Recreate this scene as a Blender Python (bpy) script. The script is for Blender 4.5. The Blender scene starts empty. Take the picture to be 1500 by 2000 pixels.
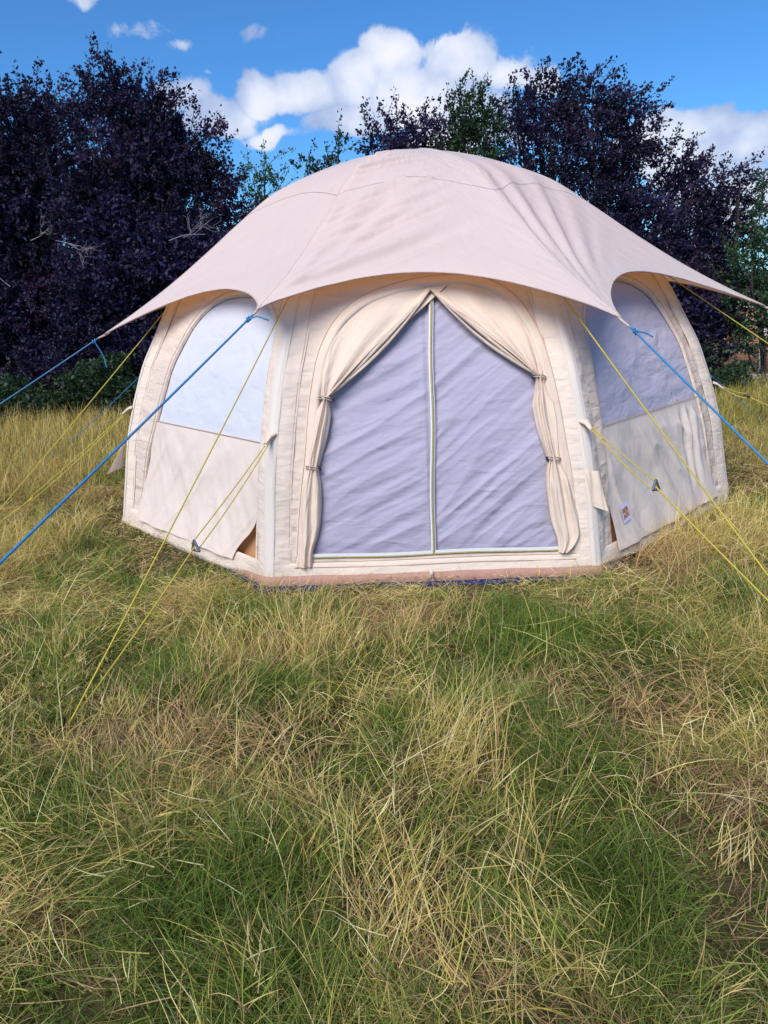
import bpy, math, random
import numpy as np
from mathutils import Matrix, Vector

# ------------------------------------------------------------------ camera
F, CAM_H, PITCH, ROLL = 1380.0, 1.65, 0.30889, -0.04657
scene = bpy.context.scene
cam_data = bpy.data.cameras.new('camera')
cam_data.sensor_fit = 'VERTICAL'
cam_data.sensor_height = 24.0
cam_data.sensor_width = 18.0
cam_data.lens = F / 2000.0 * 24.0
cam_data.clip_start = 0.02
cam_data.clip_end = 3000.0
cam = bpy.data.objects.new('camera', cam_data)
scene.collection.objects.link(cam)
cam.matrix_world = (Matrix.Translation((0, 0, CAM_H)) @ Matrix.Rotation(math.pi / 2 - PITCH, 4, 'X')
                    @ Matrix.Rotation(ROLL, 4, 'Z'))
scene.camera = cam

# ------------------------------------------------------------------ exposure
vs = scene.view_settings
vs.view_transform = 'Standard'
vs.look = 'None'
vs.exposure = 0.66
vs.gamma = 1.0
scene.cycles.max_bounces = 8
scene.cycles.transparent_max_bounces = 8
scene.cycles.sample_clamp_indirect = 6.0

# ------------------------------------------------------------------ sun
SUN_EL, SUN_AZ = math.radians(48), math.radians(208)      # azimuth, clockwise from +Y: behind the camera and to the left
sun_data = bpy.data.lights.new('sun', 'SUN')
sun_data.energy = 3.0
sun_data.angle = math.radians(36)
sun_data.color = (1.0, 0.93, 0.84)
sun = bpy.data.objects.new('sun', sun_data)
scene.collection.objects.link(sun)
sdir = Vector((math.sin(SUN_AZ) * math.cos(SUN_EL), math.cos(SUN_AZ) * math.cos(SUN_EL), math.sin(SUN_EL)))
sun.rotation_euler = sdir.to_track_quat('Z', 'Y').to_euler()


def ray(px, py):
    X, Y = px - 750.0, py - 1000.0
    u = (X * math.cos(ROLL) + Y * math.sin(ROLL)) / F
    v = (-X * math.sin(ROLL) + Y * math.cos(ROLL)) / F
    return np.array([u, math.cos(PITCH) - v * math.sin(PITCH), -math.sin(PITCH) - v * math.cos(PITCH)])


def at(px, py, Y):
    d = ray(px, py)
    return np.array([0, 0, CAM_H]) + d * (Y / d[1])


# ------------------------------------------------------------------ sky
world = bpy.data.worlds.new('World')
scene.world = world
world.use_nodes = True
wt = world.node_tree
wt.nodes.clear()


class NT:
    def __init__(self, tree):
        self.t = tree

    def n(self, kind, **kw):
        nd = self.t.nodes.new(kind)
        for k, v in kw.items():
            setattr(nd, k, v)
        return nd

    def l(self, a, b):
        self.t.links.new(a, b)

    def inp(self, socket, v):
        if v is None:
            return
        if hasattr(v, 'links') or isinstance(v, bpy.types.NodeSocket):
            self.l(v, socket)
        else:
            socket.default_value = v

    def math(self, op, a, b=None, c=None, clamp=False):
        nd = self.n('ShaderNodeMath', operation=op, use_clamp=clamp)
        self.inp(nd.inputs[0], a)
        self.inp(nd.inputs[1], b)
        if c is not None:
            self.inp(nd.inputs[2], c)
        return nd.outputs[0]

    def vmath(self, op, a, b=None):
        nd = self.n('ShaderNodeVectorMath', operation=op)
        self.inp(nd.inputs[0], a)
        self.inp(nd.inputs[1], b)
        return nd

    def noise(self, vec, scale, detail=3, rough=0.5, dist=0.0):
        nd = self.n('ShaderNodeTexNoise')
        self.inp(nd.inputs['Vector'], vec)
        nd.inputs['Scale'].default_value = scale
        nd.inputs['Detail'].default_value = detail
        nd.inputs['Roughness'].default_value = rough
        nd.inputs['Distortion'].default_value = dist
        return nd.outputs['Fac']

    def ramp(self, fac, stops):
        nd = self.n('ShaderNodeValToRGB')
        e = nd.color_ramp.elements
        while len(e) < len(stops):
            e.new(0.5)
        for i, (p, c) in enumerate(stops):
            e[i].position = p
            e[i].color = c if len(c) == 4 else (*c, 1)
        self.inp(nd.inputs[0], fac)
        return nd.outputs[0]

    def mix(self, fac, a, b, mode='MIX'):
        nd = self.n('ShaderNodeMix', data_type='RGBA', blend_type=mode)
        self.inp(nd.inputs[0], fac)
        for s, v in ((nd.inputs[6], a), (nd.inputs[7], b)):
            if isinstance(v, tuple) and len(v) == 3:
                v = (*v, 1)
            self.inp(s, v)
        return nd.outputs[2]

    def smooth(self, v, lo, hi):
        nd = self.n('ShaderNodeMapRange', interpolation_type='SMOOTHSTEP')
        self.inp(nd.inputs[0], v)
        nd.inputs[1].default_value = lo
        nd.inputs[2].default_value = hi
        return nd.outputs[0]


w = NT(wt)
out = w.n('ShaderNodeOutputWorld')
bg = w.n('ShaderNodeBackground')
bg.inputs['Strength'].default_value = 0.10
w.l(bg.outputs[0], out.inputs[0])
sky = w.n('ShaderNodeTexSky', sky_type='NISHITA')
sky.sun_disc = False
sky.sun_elevation = SUN_EL
sky.sun_rotation = SUN_AZ
sky.air_density = 1.0
sky.dust_density = 0.35
sky.ozone_density = 2.5
tc = w.n('ShaderNodeTexCoord')
dirv = w.vmath('NORMALIZE', tc.outputs['Generated']).outputs[0]
skycol = w.mix(1.0, sky.outputs[0], (0.30, 0.64, 0.98), 'MULTIPLY')
# clouds: soft blobs fixed in directions of the sky, broken up by noise
CLOUDS = [  # px, py, rx, ry, weight
    (525, 180, 60, 45, 1.05), (590, 170, 80, 50, 1.05), (690, 150, 85, 55, 1.0), (760, 120, 75, 50, 1.05), (780, 190, 130, 55, 1.0),
    (900, 125, 80, 55, 1.05), (970, 140, 80, 40, .95), (690, 225, 110, 46, .95), (860, 210, 160, 60, .95),
    (440, 235, 130, 46, .86), (1060, 165, 50, 30, .8), (540, 262, 70, 26, .85), (345, 195, 75, 36, .85), (1020, 150, 50, 25, .75), (900, 280, 160, 50, .8),
    (1380, 250, 90, 42, 1.0), (1450, 280, 120, 55, 1.0), (1300, 265, 110, 50, 1.0), (1360, 330, 140, 60, .9), (1500, 245, 70, 30, .85),
    (1450, 380, 190, 80, .85), (280, 60, 85, 34, .60), (330, 78, 55, 26, .58), (490, 62, 65, 24, .50),
    (150, 5, 45, 20, .55), (400, 150, 26, 13, .52), (60, 0, 40, 16, .45), (-250, 200, 240, 90, 1.0), (1850, 200, 250, 100, 1.0),
]


def cloudfield(vec):
    acc = None
    for (px, py, rx, ry, wgt) in CLOUDS:
        d = Vector(ray(px, py))
        z = d.length
        d.normalize()
        ax = Vector((math.cos(ROLL), 0, -math.sin(ROLL)))
        ax = (ax - d * ax.dot(d)).normalized()
        ay = ax.cross(d).normalized()
        sx, sy = rx / F / z, ry / F / z
        a = w.vmath('DOT_PRODUCT', vec, tuple(ax / sx)).outputs[1]
        b = w.vmath('DOT_PRODUCT', vec, tuple(ay / sy)).outputs[1]
        a = w.math('SUBTRACT', a, d.dot(ax) / sx)
        b = w.math('SUBTRACT', b, d.dot(ay) / sy)
        rr = w.math('ADD', w.math('MULTIPLY', a, a), w.math('MULTIPLY', b, b))
        g = w.math('MULTIPLY', w.math('EXPONENT', w.math('MULTIPLY', rr, -0.9)), wgt)
        front = w.math('GREATER_THAN', w.vmath('DOT_PRODUCT', vec, tuple(d)).outputs[1], 0.3)
        g = w.math('MULTIPLY', g, front)
        acc = g if acc is None else w.math('MAXIMUM', acc, g)
    return acc


wn = w.n('ShaderNodeTexNoise')
wn.inputs['Scale'].default_value = 9.0
wn.inputs['Detail'].default_value = 3
w.l(dirv, wn.inputs['Vector'])
warp = w.vmath('SCALE', w.vmath('SUBTRACT', wn.outputs['Color'], (0.5, 0.5, 0.5)).outputs[0])
warp.inputs[3].default_value = 0.07
dwarp = w.vmath('ADD', dirv, warp.outputs[0]).outputs[0]
field = cloudfield(dwarp)
n1 = w.noise(dirv, 20.0, 9, 0.62, 0.3)
n2 = w.noise(dirv, 5.0, 4, 0.5)
fld = w.math('ADD', field, w.math('MULTIPLY', w.math('SUBTRACT', n1, 0.5), 1.15))
mask = w.smooth(fld, 0.38, 0.62)
# a light scatter of cloud over the rest of the sky, away from the picture
sep = w.n('ShaderNodeSeparateXYZ')
w.l(dirv, sep.inputs[0])
rest = w.math('MULTIPLY', w.smooth(n2, 0.50, 0.66), w.smooth(sep.outputs[1], 0.15, -0.25))
mask = w.math('MAXIMUM', mask, w.math('MULTIPLY', rest, w.smooth(sep.outputs[2], 0.0, 0.2)))
n3 = w.noise(w.vmath('ADD', dirv, (0.0, 0.0, 0.035)).outputs[0], 9.0, 5, 0.55)
thick = w.smooth(w.math('ADD', w.math('MULTIPLY', field, 0.35), n3), 0.50, 1.05)
cloudcol = w.ramp(thick, [(0.0, (2.3, 3.0, 4.7)), (0.35, (3.7, 4.3, 5.7)), (0.7, (5.2, 5.5, 6.4)), (1.0, (6.4, 6.4, 6.9))])
fin = w.mix(w.math('MULTIPLY', mask, 0.95), skycol, cloudcol)
w.l(fin, bg.inputs[0])

# ------------------------------------------------------------------ numeric noise
rng = np.random.default_rng(7)
random.seed(7)


def _hash(ix, iy, seed):
    h = (ix.astype(np.int64) * 374761393 + iy.astype(np.int64) * 668265263 + seed * 1442695041) & 0x7fffffff
    h = ((h ^ (h >> 13)) * 1274126177) & 0x7fffffff
    return ((h ^ (h >> 16)) & 0xffff) / 65535.0


def vnoise(x, y, seed=0):
    x = np.asarray(x, float)
    y = np.asarray(y, float)
    x, y = np.broadcast_arrays(x, y)
    ix, iy = np.floor(x), np.floor(y)
    fx, fy = x - ix, y - iy
    fx = fx * fx * fx * (fx * (fx * 6 - 15) + 10)
    fy = fy * fy * fy * (fy * (fy * 6 - 15) + 10)
    a, b = _hash(ix, iy, seed), _hash(ix + 1, iy, seed)
    c, d = _hash(ix, iy + 1, seed), _hash(ix + 1, iy + 1, seed)
    return (a * (1 - fx) + b * fx) * (1 - fy) + (c * (1 - fx) + d * fx) * fy


def fbm(x, y, seed=0, o=3):
    s, a, t = 0, 1.0, 0
    for i in range(o):
        s = s + a * vnoise(np.asarray(x) * 2 ** i, np.asarray(y) * 2 ** i, seed + i)
        t += a
        a *= 0.5
    return s / t


def sstep(a, b, x):
    t = np.clip((x - a) / (b - a), 0, 1)
    return t * t * (3 - 2 * t)


def gz(x, y):
    """height of the field: level round the tent, falling gently away behind it"""
    x = np.asarray(x, float)
    y = np.asarray(y, float)
    d = np.clip(y - 7.0, 0, 17.0)
    return (-0.085 * d * d / (d + 1.0) + (0.06 * (fbm(x * 0.9 + 5, y * 0.9, 3) - 0.5) + 0.05 * (fbm(x * 2.6 + 5, y * 2.6, 5, 2) - 0.5))
            * sstep(2.6, 3.4, np.hypot(x - 0.32, y - 6.13)))


# ------------------------------------------------------------------ mesh helpers
def link(o, parent=None):
    scene.collection.objects.link(o)
    if parent is not None:
        o.parent = parent
    return o


def mesh_obj(name, verts, faces, mat, parent=None, smooth=True, uv=None, col=None):
    me = bpy.data.meshes.new(name)
    V = np.asarray(verts, np.float32).reshape(-1, 3)
    if isinstance(faces, np.ndarray):
        nf, k = faces.shape
        me.vertices.add(len(V))
        me.vertices.foreach_set('co', V.ravel())
        me.loops.add(nf * k)
        me.loops.foreach_set('vertex_index', faces.astype(np.int32).ravel())
        me.polygons.add(nf)
        me.polygons.foreach_set('loop_start', np.arange(0, nf * k, k, dtype=np.int32))
        me.polygons.foreach_set('loop_total', np.full(nf, k, np.int32))
        me.update(calc_edges=True)
    else:
        me.from_pydata([tuple(v) for v in V], [], faces)
        me.update()
    if smooth:
        me.polygons.foreach_set('use_smooth', np.ones(len(me.polygons), bool))
    if uv is not None:
        lay = me.uv_layers.new(name='UVMap')
        li = np.empty(len(me.loops), np.int32)
        me.loops.foreach_get('vertex_index', li)
        lay.data.foreach_set('uv', np.asarray(uv, np.float32)[li].ravel())
    if col is not None:
        ca = me.color_attributes.new('Col', 'FLOAT_COLOR', 'POINT')
        c4 = np.ones((len(V), 4), np.float32)
        c4[:, :3] = col
        ca.data.foreach_set('color', c4.ravel())
    if mat is not None:
        me.materials.append(mat)
    o = bpy.data.objects.new(name, me)
    return link(o, parent)


def grid_faces(nu, nv, closed=False, off=0):
    i = np.arange(nu if closed else nu - 1)
    j = np.arange(nv - 1)
    I, J = np.meshgrid(i, j, indexing='ij')
    a = I * nv + J
    b = ((I + 1) % nu) * nv + J
    return np.stack([a, b, b + 1, a + 1], -1).reshape(-1, 4) + off


class Geo:
    """collects grids and tubes into one mesh"""

    def __init__(self):
        self.v, self.f, self.uv, self.n = [], [], [], 0

    def add(self, V, Fc, uv=None):
        V = np.asarray(V, float).reshape(-1, 3)
        self.v.append(V)
        self.f.append(np.asarray(Fc) + self.n)
        self.uv.append(np.zeros((len(V), 2)) if uv is None else np.asarray(uv).reshape(-1, 2))
        self.n += len(V)

    def grid(self, P, uv=None, closed=False):
        nu, nv = P.shape[:2]
        self.add(P.reshape(-1, 3), grid_faces(nu, nv, closed), uv)

    def tube(self, pts, r, sides=6, cap=True):
        P = np.asarray(pts, float)
        n = len(P)
        T = np.gradient(P, axis=0)
        T /= np.linalg.norm(T, axis=1, keepdims=True) + 1e-12
        up = np.array([0, 0, 1.0]) if abs(T[0][2]) < 0.9 else np.array([1.0, 0, 0])
        rr = np.full(n, r) if np.isscalar(r) else np.asarray(r, float)
        rings = []
        for k in range(n):
            s = np.cross(T[k], up)
            s /= np.linalg.norm(s) + 1e-12
            t = np.cross(s, T[k])
            up = t
            a = np.arange(sides) / sides * 2 * math.pi
            rings.append(P[k] + rr[k] * (np.cos(a)[:, None] * s + np.sin(a)[:, None] * t))
        R_ = np.array(rings).transpose(1, 0, 2)     # sides, n
        ln = np.r_[0, np.cumsum(np.linalg.norm(np.diff(P, axis=0), axis=1))]
        uv = np.stack(np.broadcast_arrays(np.arange(sides)[:, None] / sides, ln[None, :]), -1)
        self.grid(R_, uv, closed=True)

    def box(self, c, ax, ay, az):
        c, ax, ay, az = (np.asarray(q, float) for q in (c, ax, ay, az))
        V = [c + sx * ax + sy * ay + sz * az for sx in (-1, 1) for sy in (-1, 1) for sz in (-1, 1)]
        self.add(V, np.array([(0, 1, 3, 2), (4, 6, 7, 5), (0, 4, 5, 1), (2, 3, 7, 6), (0, 2, 6, 4), (1, 5, 7, 3)]))

    def build(self, name, mat, parent=None, smooth=True):
        return mesh_obj(name, np.concatenate(self.v), np.concatenate(self.f), mat, parent, smooth, np.concatenate(self.uv))


def tag(o, label=None, cat=None, group=None, kind=None):
    if label:
        o['label'] = label
    if cat:
        o['category'] = cat
    if group:
        o['group'] = group
    if kind:
        o['kind'] = kind
    return o


def empty(name, loc=(0, 0, 0)):
    o = bpy.data.objects.new(name, None)
    o.location = loc
    o.empty_display_size = 0.2
    scene.collection.objects.link(o)
    return o


# ------------------------------------------------------------------ materials
def new_mat(name):
    m = bpy.data.materials.new(name)
    m.use_nodes = True
    m.node_tree.nodes.clear()
    return m, NT(m.node_tree)


def cloth(name, col, trans=0.25, tcol=None, crease=((1, 1, 1), 12, 0.01), fine=0.0006, rough=0.85, var=0.06, dirt=None):
    """woven canvas: weave and creases as bump on the UV in metres, some light passing through"""
    m, t = new_mat(name)
    o = t.n('ShaderNodeOutputMaterial')
    uv = t.n('ShaderNodeUVMap')
    p = t.n('ShaderNodeBsdfPrincipled')
    p.inputs['Roughness'].default_value = rough
    p.inputs['Specular IOR Level'].default_value = 0.15
    nz = t.noise(uv.outputs[0], 3.0, 4)
    c = t.mix(nz, tuple(q * (1 - var) for q in col), tuple(min(1, q * (1 + var)) for q in col))
    if dirt:
        dn = t.smooth(t.noise(uv.outputs[0], 1.7, 5, 0.6), 0.52, 0.75)
        c = t.mix(t.math('MULTIPLY', dn, dirt[1]), c, dirt[0])
    t.inp(p.inputs['Base Color'], c)
    tr = t.n('ShaderNodeBsdfTranslucent')
    tr.inputs[0].default_value = (*(tcol or col), 1)
    mp = t.n('ShaderNodeMapping')
    t.l(uv.outputs[0], mp.inputs[0])
    (sc, freq, amp) = crease[:3]
    mp.inputs['Scale'].default_value = sc
    if len(crease) > 3:
        mp.inputs['Rotation'].default_value = (0, 0, crease[3])
    cn = t.noise(mp.outputs[0], freq, 3, 0.45, 0.4)
    big = t.noise(uv.outputs[0], 5.0, 3, 0.5, 0.5)
    small = t.noise(uv.outputs[0], 60.0, 2, 0.5)
    h = t.math('ADD', t.math('MULTIPLY', cn, amp), t.math('MULTIPLY', big, 0.010))
    h = t.math('ADD', h, t.math('MULTIPLY', small, fine))
    bp = t.n('ShaderNodeBump')
    bp.inputs['Strength'].default_value = 1.0
    bp.inputs['Distance'].default_value = 1.0
    t.l(h, bp.inputs['Height'])
    t.l(bp.outputs[0], p.inputs['Normal'])
    t.l(bp.outputs[0], tr.inputs['Normal'])
    mx = t.n('ShaderNodeMixShader')
    mx.inputs[0].default_value = trans
    t.l(p.outputs[0], mx.inputs[1])
    t.l(tr.outputs[0], mx.inputs[2])
    t.l(mx.outputs[0], o.inputs[0])
    return m


def plain(name, col, rough=0.6, metal=0.0, var=0.1, scale=30, bump=0.0, spec=0.4):
    m, t = new_mat(name)
    o = t.n('ShaderNodeOutputMaterial')
    g = t.n('ShaderNodeTexCoord')
    p = t.n('ShaderNodeBsdfPrincipled')
    p.inputs['Roughness'].default_value = rough
    p.inputs['Metallic'].default_value = metal
    p.inputs['Specular IOR Level'].default_value = spec
    nz = t.noise(g.outputs['Object'], scale, 4)
    t.inp(p.inputs['Base Color'], t.mix(nz, tuple(q * (1 - var) for q in col), tuple(min(1, q * (1 + var)) for q in col)))
    if bump:
        bp = t.n('ShaderNodeBump')
        bp.inputs['Distance'].default_value = bump
        t.l(nz, bp.inputs['Height'])
        t.l(bp.outputs[0], p.inputs['Normal'])
    t.l(p.outputs[0], o.inputs[0])
    return m


def leafmat(name, trans=0.3, rough=0.45, spec=0.4, tint=(1, 1, 1)):
    m, t = new_mat(name)
    o = t.n('ShaderNodeOutputMaterial')
    a = t.n('ShaderNodeAttribute', attribute_name='Col')
    p = t.n('ShaderNodeBsdfPrincipled')
    p.inputs['Roughness'].default_value = rough
    p.inputs['Specular IOR Level'].default_value = spec
    t.l(a.outputs[0], p.inputs['Base Color'])
    tr = t.n('ShaderNodeBsdfTranslucent')
    t.l(t.mix(1.0, a.outputs[0], tint, 'MULTIPLY'), tr.inputs[0])
    mx = t.n('ShaderNodeMixShader')
    mx.inputs[0].default_value = trans
    t.l(p.outputs[0], mx.inputs[1])
    t.l(tr.outputs[0], mx.inputs[2])
    t.l(mx.outputs[0], o.inputs[0])
    return m


CREAM = (0.77, 0.645, 0.56)
M = dict(
    fly=cloth('roof_canvas', (0.72, 0.645, 0.63), 0.34, (0.88, 0.42, 0.15), ((1, 1, 1), 7, 0.004), 0.0005, var=.03),
    wall=cloth('wall_canvas', CREAM, 0.22, (0.85, 0.6, 0.38), ((1.0, 3.2, 1), 5, 0.022, 0.5), 0.0005),
    sleeve=cloth('sleeve_canvas', (0.77, 0.655, 0.57), 0.15, (0.85, 0.6, 0.38), ((1.0, 3.0, 1), 8, 0.010, 0.75), 0.0005),
    webbing=cloth('webbing', (0.72, 0.645, 0.585), 0.08, None, ((1, 1, 1), 6, 0.003), 0.0003, var=.02),
    curtain=cloth('curtain_canvas', (0.78, 0.65, 0.55), 0.2, (0.85, 0.58, 0.36), ((3.0, 1.0, 1), 5, 0.008), 0.0004),
    doormesh=cloth('door_mesh_fabric', (0.385, 0.36, 0.47), 0.08, None, ((1.0, 3.0, 1), 5, 0.012, -0.55), 0.0002, 0.7, var=.05),
    winL=cloth('window_white', (0.60, 0.615, 0.70), 0.12, None, ((1, 1.6, 1), 5, 0.014, 0.7), 0.0003, 0.8, var=.03),
    winR=cloth('window_white_shaded', (0.49, 0.46, 0.56), 0.12, None, ((1, 2.4, 1), 4, 0.03, -0.6), 0.0003, 0.8, var=.04),  # same white window fabric, dimmer light on this side put into the colour
    lower=cloth('lower_canvas', (0.76, 0.665, 0.60), 0.2, (0.85, 0.6, 0.38), ((2.0, 1.0, 1), 4, 0.010, 0.5), 0.0006, dirt=((0.5, 0.42, 0.36), 0.3)),
    lining=cloth('lining', (0.50, 0.27, 0.13), 0.1, None, ((1, 1, 1), 6, 0.01), 0.0003),
    skirt=cloth('skirt_canvas', (0.75, 0.655, 0.57), 0.2, (0.85, 0.6, 0.38), ((1.0, 2.4, 1), 8, 0.012, 0.6), 0.0006, dirt=((0.42, 0.38, 0.26), 0.5)),
    ground_sheet=cloth('ground_sheet', (0.38, 0.22, 0.18), 0.0, None, ((1, 1, 1), 6, 0.01), 0.0004, 0.5),
    tarp=cloth('blue_tarp', (0.008, 0.02, 0.10), 0.0, None, ((1, 1, 1), 8, 0.02), 0.0004, 0.4),
    seam=plain('seam_thread', (0.50, 0.37, 0.27), 0.9),
    zip_tape=plain('zip_tape', (0.60, 0.60, 0.64), 0.8),
    zip_coil=plain('zip_coil', (0.30, 0.26, 0.10), 0.5, var=.35, scale=45),
    strap=plain('strap', (0.52, 0.40, 0.36), 0.8),
    blue=plain('blue_rope', (0.03, 0.19, 0.42), 0.5, var=.35, scale=120),
    yellow=plain('yellow_rope', (0.46, 0.37, 0.04), 0.55, var=.3, scale=120),
    metal=plain('tensioner_metal', (0.30, 0.30, 0.33), 0.35, 0.8, scale=80),
    black=plain('black_plastic', (0.02, 0.02, 0.025), 0.4),
    white=plain('label_white', (0.62, 0.63, 0.9), 0.7),
    orange=plain('label_orange', (0.48, 0.16, 0.02), 0.6),
    bark=plain('bark', (0.045, 0.036, 0.042), 0.9, var=.4, scale=14, bump=.01),
    deadwood=plain('dead_wood', (0.24, 0.22, 0.24), 0.9, var=.3, scale=20),
    leaf=leafmat('leaf_purple', 0.28, 0.55, 0.25),
    leafg=leafmat('leaf_green', 0.35, 0.5, 0.35, (1.1, 1.2, 0.6)),
    grass=leafmat('grass_blade', 0.42, 0.6, 0.08, (1.05, 1.05, 0.8)),
)

# ------------------------------------------------------------------ ground
m, t = new_mat('soil')
o_ = t.n('ShaderNodeOutputMaterial')
tcn = t.n('ShaderNodeTexCoord')
pb = t.n('ShaderNodeBsdfPrincipled')
pb.inputs['Roughness'].default_value = 0.95
pb.inputs['Specular IOR Level'].default_value = 0.1
na = t.noise(tcn.outputs['Object'], 1.3, 6, 0.6)
nb = t.noise(tcn.outputs['Object'], 30.0, 5, 0.7)
cc = t.mix(t.smooth(na, 0.4, 0.6), (0.045, 0.06, 0.018), (0.13, 0.10, 0.045))
cc = t.mix(nb, cc, (0.09, 0.075, 0.035))
t.inp(pb.inputs['Base Color'], cc)
bpn = t.n('ShaderNodeBump')
bpn.inputs['Distance'].default_value = 0.04
t.l(nb, bpn.inputs['Height'])
t.l(bpn.outputs[0], pb.inputs['Normal'])
t.l(pb.outputs[0], o_.inputs[0])
M['soil'] = m


def ground_axis(lo, hi, fine_lo, fine_hi, step):
    a = list(np.arange(fine_lo, fine_hi, step))
    d, x = step, a[-1]
    while x < hi:
        d *= 1.35
        x += d
        a.append(x)
    d, x = step, a[0]
    while x > lo:
        d *= 1.35
        x -= d
        a.insert(0, x)
    return np.array(a)


gx, gy = ground_axis(-500, 500, -9, 9, .15), ground_axis(-60, 900, -1, 26, .15)
GX, GY = np.meshgrid(gx, gy, indexing='ij')
gr = mesh_obj('ground', np.stack([GX, GY, gz(GX, GY) - 0.012], -1), grid_faces(len(gx), len(gy)), M['soil'])
tag(gr, 'meadow soil under the long grass', kind='structure')

# ------------------------------------------------------------------ tent frame of reference
CX, CY, R0, YAW = 0.32434, 6.13318, 2.49785, -0.02709
C8, S8 = math.cos(math.pi / 8), math.sin(math.pi / 8)
WZ = np.array([(2.5, -.3), (2.5, 0), (2.47, .15), (2.43, .35), (2.385, .6), (2.30, .88), (2.19, 1.17), (2.06, 1.4), (1.95, 1.6),
               (1.80, 1.78), (1.55, 1.99), (1.3, 2.16), (1.0, 2.33), (.6, 2.5), (.2, 2.6)])


def _smooth_tab():
    z = np.linspace(-.3, 2.6, 300)
    r = np.interp(z, WZ[:, 1], WZ[:, 0])
    k = np.ones(15) / 15
    rp = np.convolve(np.pad(r, 7, mode='edge'), k, 'valid')
    return z, np.where(z < .1, r, rp)


_Z, _R = _smooth_tab()


def rz(z):
    return np.interp(z, _Z, _R)


def basis(k):
    a = k * math.pi / 4 + YAW
    return np.array([math.cos(a), math.sin(a), 0]), np.array([-math.sin(a), math.cos(a), 0])


def WP(k, s, z, off=0.0):
    """point on the wall of face k: s metres along it, z up, off metres outwards"""
    n, tg = basis(k)
    s, z, off = np.broadcast_arrays(np.asarray(s, float), np.asarray(z, float), np.asarray(off, float))
    dr = np.gradient(_R, _Z)
    sl = np.interp(z, _Z, dr)                      # lean of the wall
    q = 1 / np.sqrt(1 + sl * sl)
    a0 = rz(z) * C8 + off * q
    P = np.array([CX, CY, 0]) + a0[..., None] * n + s[..., None] * tg
    P[..., 2] = z - off * sl * q
    return P


def RP(k, r, z):
    """point in the upright plane through the tent's middle and corner k"""
    n, _ = basis(k)
    return np.array([CX + r * n[0], CY + r * n[1], z])


def resample(pl, n, smooth=True):
    pl = np.asarray(pl, float)
    L = np.r_[0, np.cumsum(np.linalg.norm(np.diff(pl, axis=0), axis=1))]
    u = np.linspace(0, L[-1], n)
    if not smooth:
        return np.stack([np.interp(u, L, pl[:, i]) for i in range(pl.shape[1])], -1)
    out_ = []
    for i in range(pl.shape[1]):       # Catmull-Rom through the points
        y = pl[:, i]
        mm = np.gradient(y, L)
        k = np.clip(np.searchsorted(L, u, 'right') - 1, 0, len(L) - 2)
        h = L[k + 1] - L[k]
        tt = (u - L[k]) / h
        out_.append((2 * tt ** 3 - 3 * tt ** 2 + 1) * y[k] + (tt ** 3 - 2 * tt ** 2 + tt) * h * mm[k]
                    + (-2 * tt ** 3 + 3 * tt ** 2) * y[k + 1] + (tt ** 3 - tt ** 2) * h * mm[k + 1])
    return np.stack(out_, -1)


tent = tag(empty('dome_tent', (CX, CY, 0)), 'large cream canvas dome tent with scalloped roof and tied back front door', 'tent')
TINV = Matrix.Translation((-CX, -CY, 0))


def part(o):
    """hang a world-space mesh under the tent"""
    o.matrix_parent_inverse = TINV
    return o


SLV = 0.125      # half width of the corner sleeves

DOOR_ARCH = [(-0.735, 0.155), (-0.70, .45), (-0.659, 0.71), (-0.605, 1.102), (-0.555, 1.295), (-0.477, 1.431), (-0.369, 1.526),
             (-0.186, 1.595), (0.056, 1.636), (0.237, 1.639), (0.39, 1.605), (0.515, 1.519), (0.606, 1.375), (0.67, 1.162),
             (0.734, 0.797), (0.785, 0.364), (0.775, 0.155)]
WIN_L = [(-0.70, 0.10), (-.66, .3), (-0.599, 0.59), (-0.541, 0.783), (-0.49, 1.025), (-0.428, 1.267), (-0.326, 1.46), (-.21, 1.56), (-0.079, 1.614),
         (0.171, 1.64), (0.40, 1.606), (0.59, 1.501), (0.69, 1.387), (0.726, 1.25), (0.745, 1.05), (.765, 0.825), (.785, 0.527), (.79, .3), (0.80, 0.10)]
WIN_R = [(-0.745, 0.10), (-.73, .3), (-0.715, 0.457), (-0.67, 0.813), (-0.60, 1.15), (-0.50, 1.40), (-.36, 1.53), (-0.158, 1.606), (0.053, 1.632),
         (0.291, 1.598), (0.45, 1.51), (.535, 1.39), (0.60, 1.22), (0.63, 1.033), (0.655, 0.784), (0.69, 0.486), (.715, .25), (0.73, 0.10)]


def wall_crease(k, s, z):
    d = 0.006 * (fbm(s * 3 + k * 7, z * 1.2, 11) - .5) * 2
    u = s * 0.6 + z * 0.8
    v = s * 0.8 - z * 0.6
    side = np.abs(s) / (rz(z) * S8)
    d = d + 0.014 * (fbm(u * 1.6 + k, v * 15.0, 17, 2) - .5) * sstep(0.45, 0.9, side)
    d = d + 0.010 * (fbm(s * 2 + k * 3, z * 22.0, 29, 2) - .5) * sstep(0.7, 0.98, side) * sstep(1.5, 1.1, z)
    return d


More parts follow.
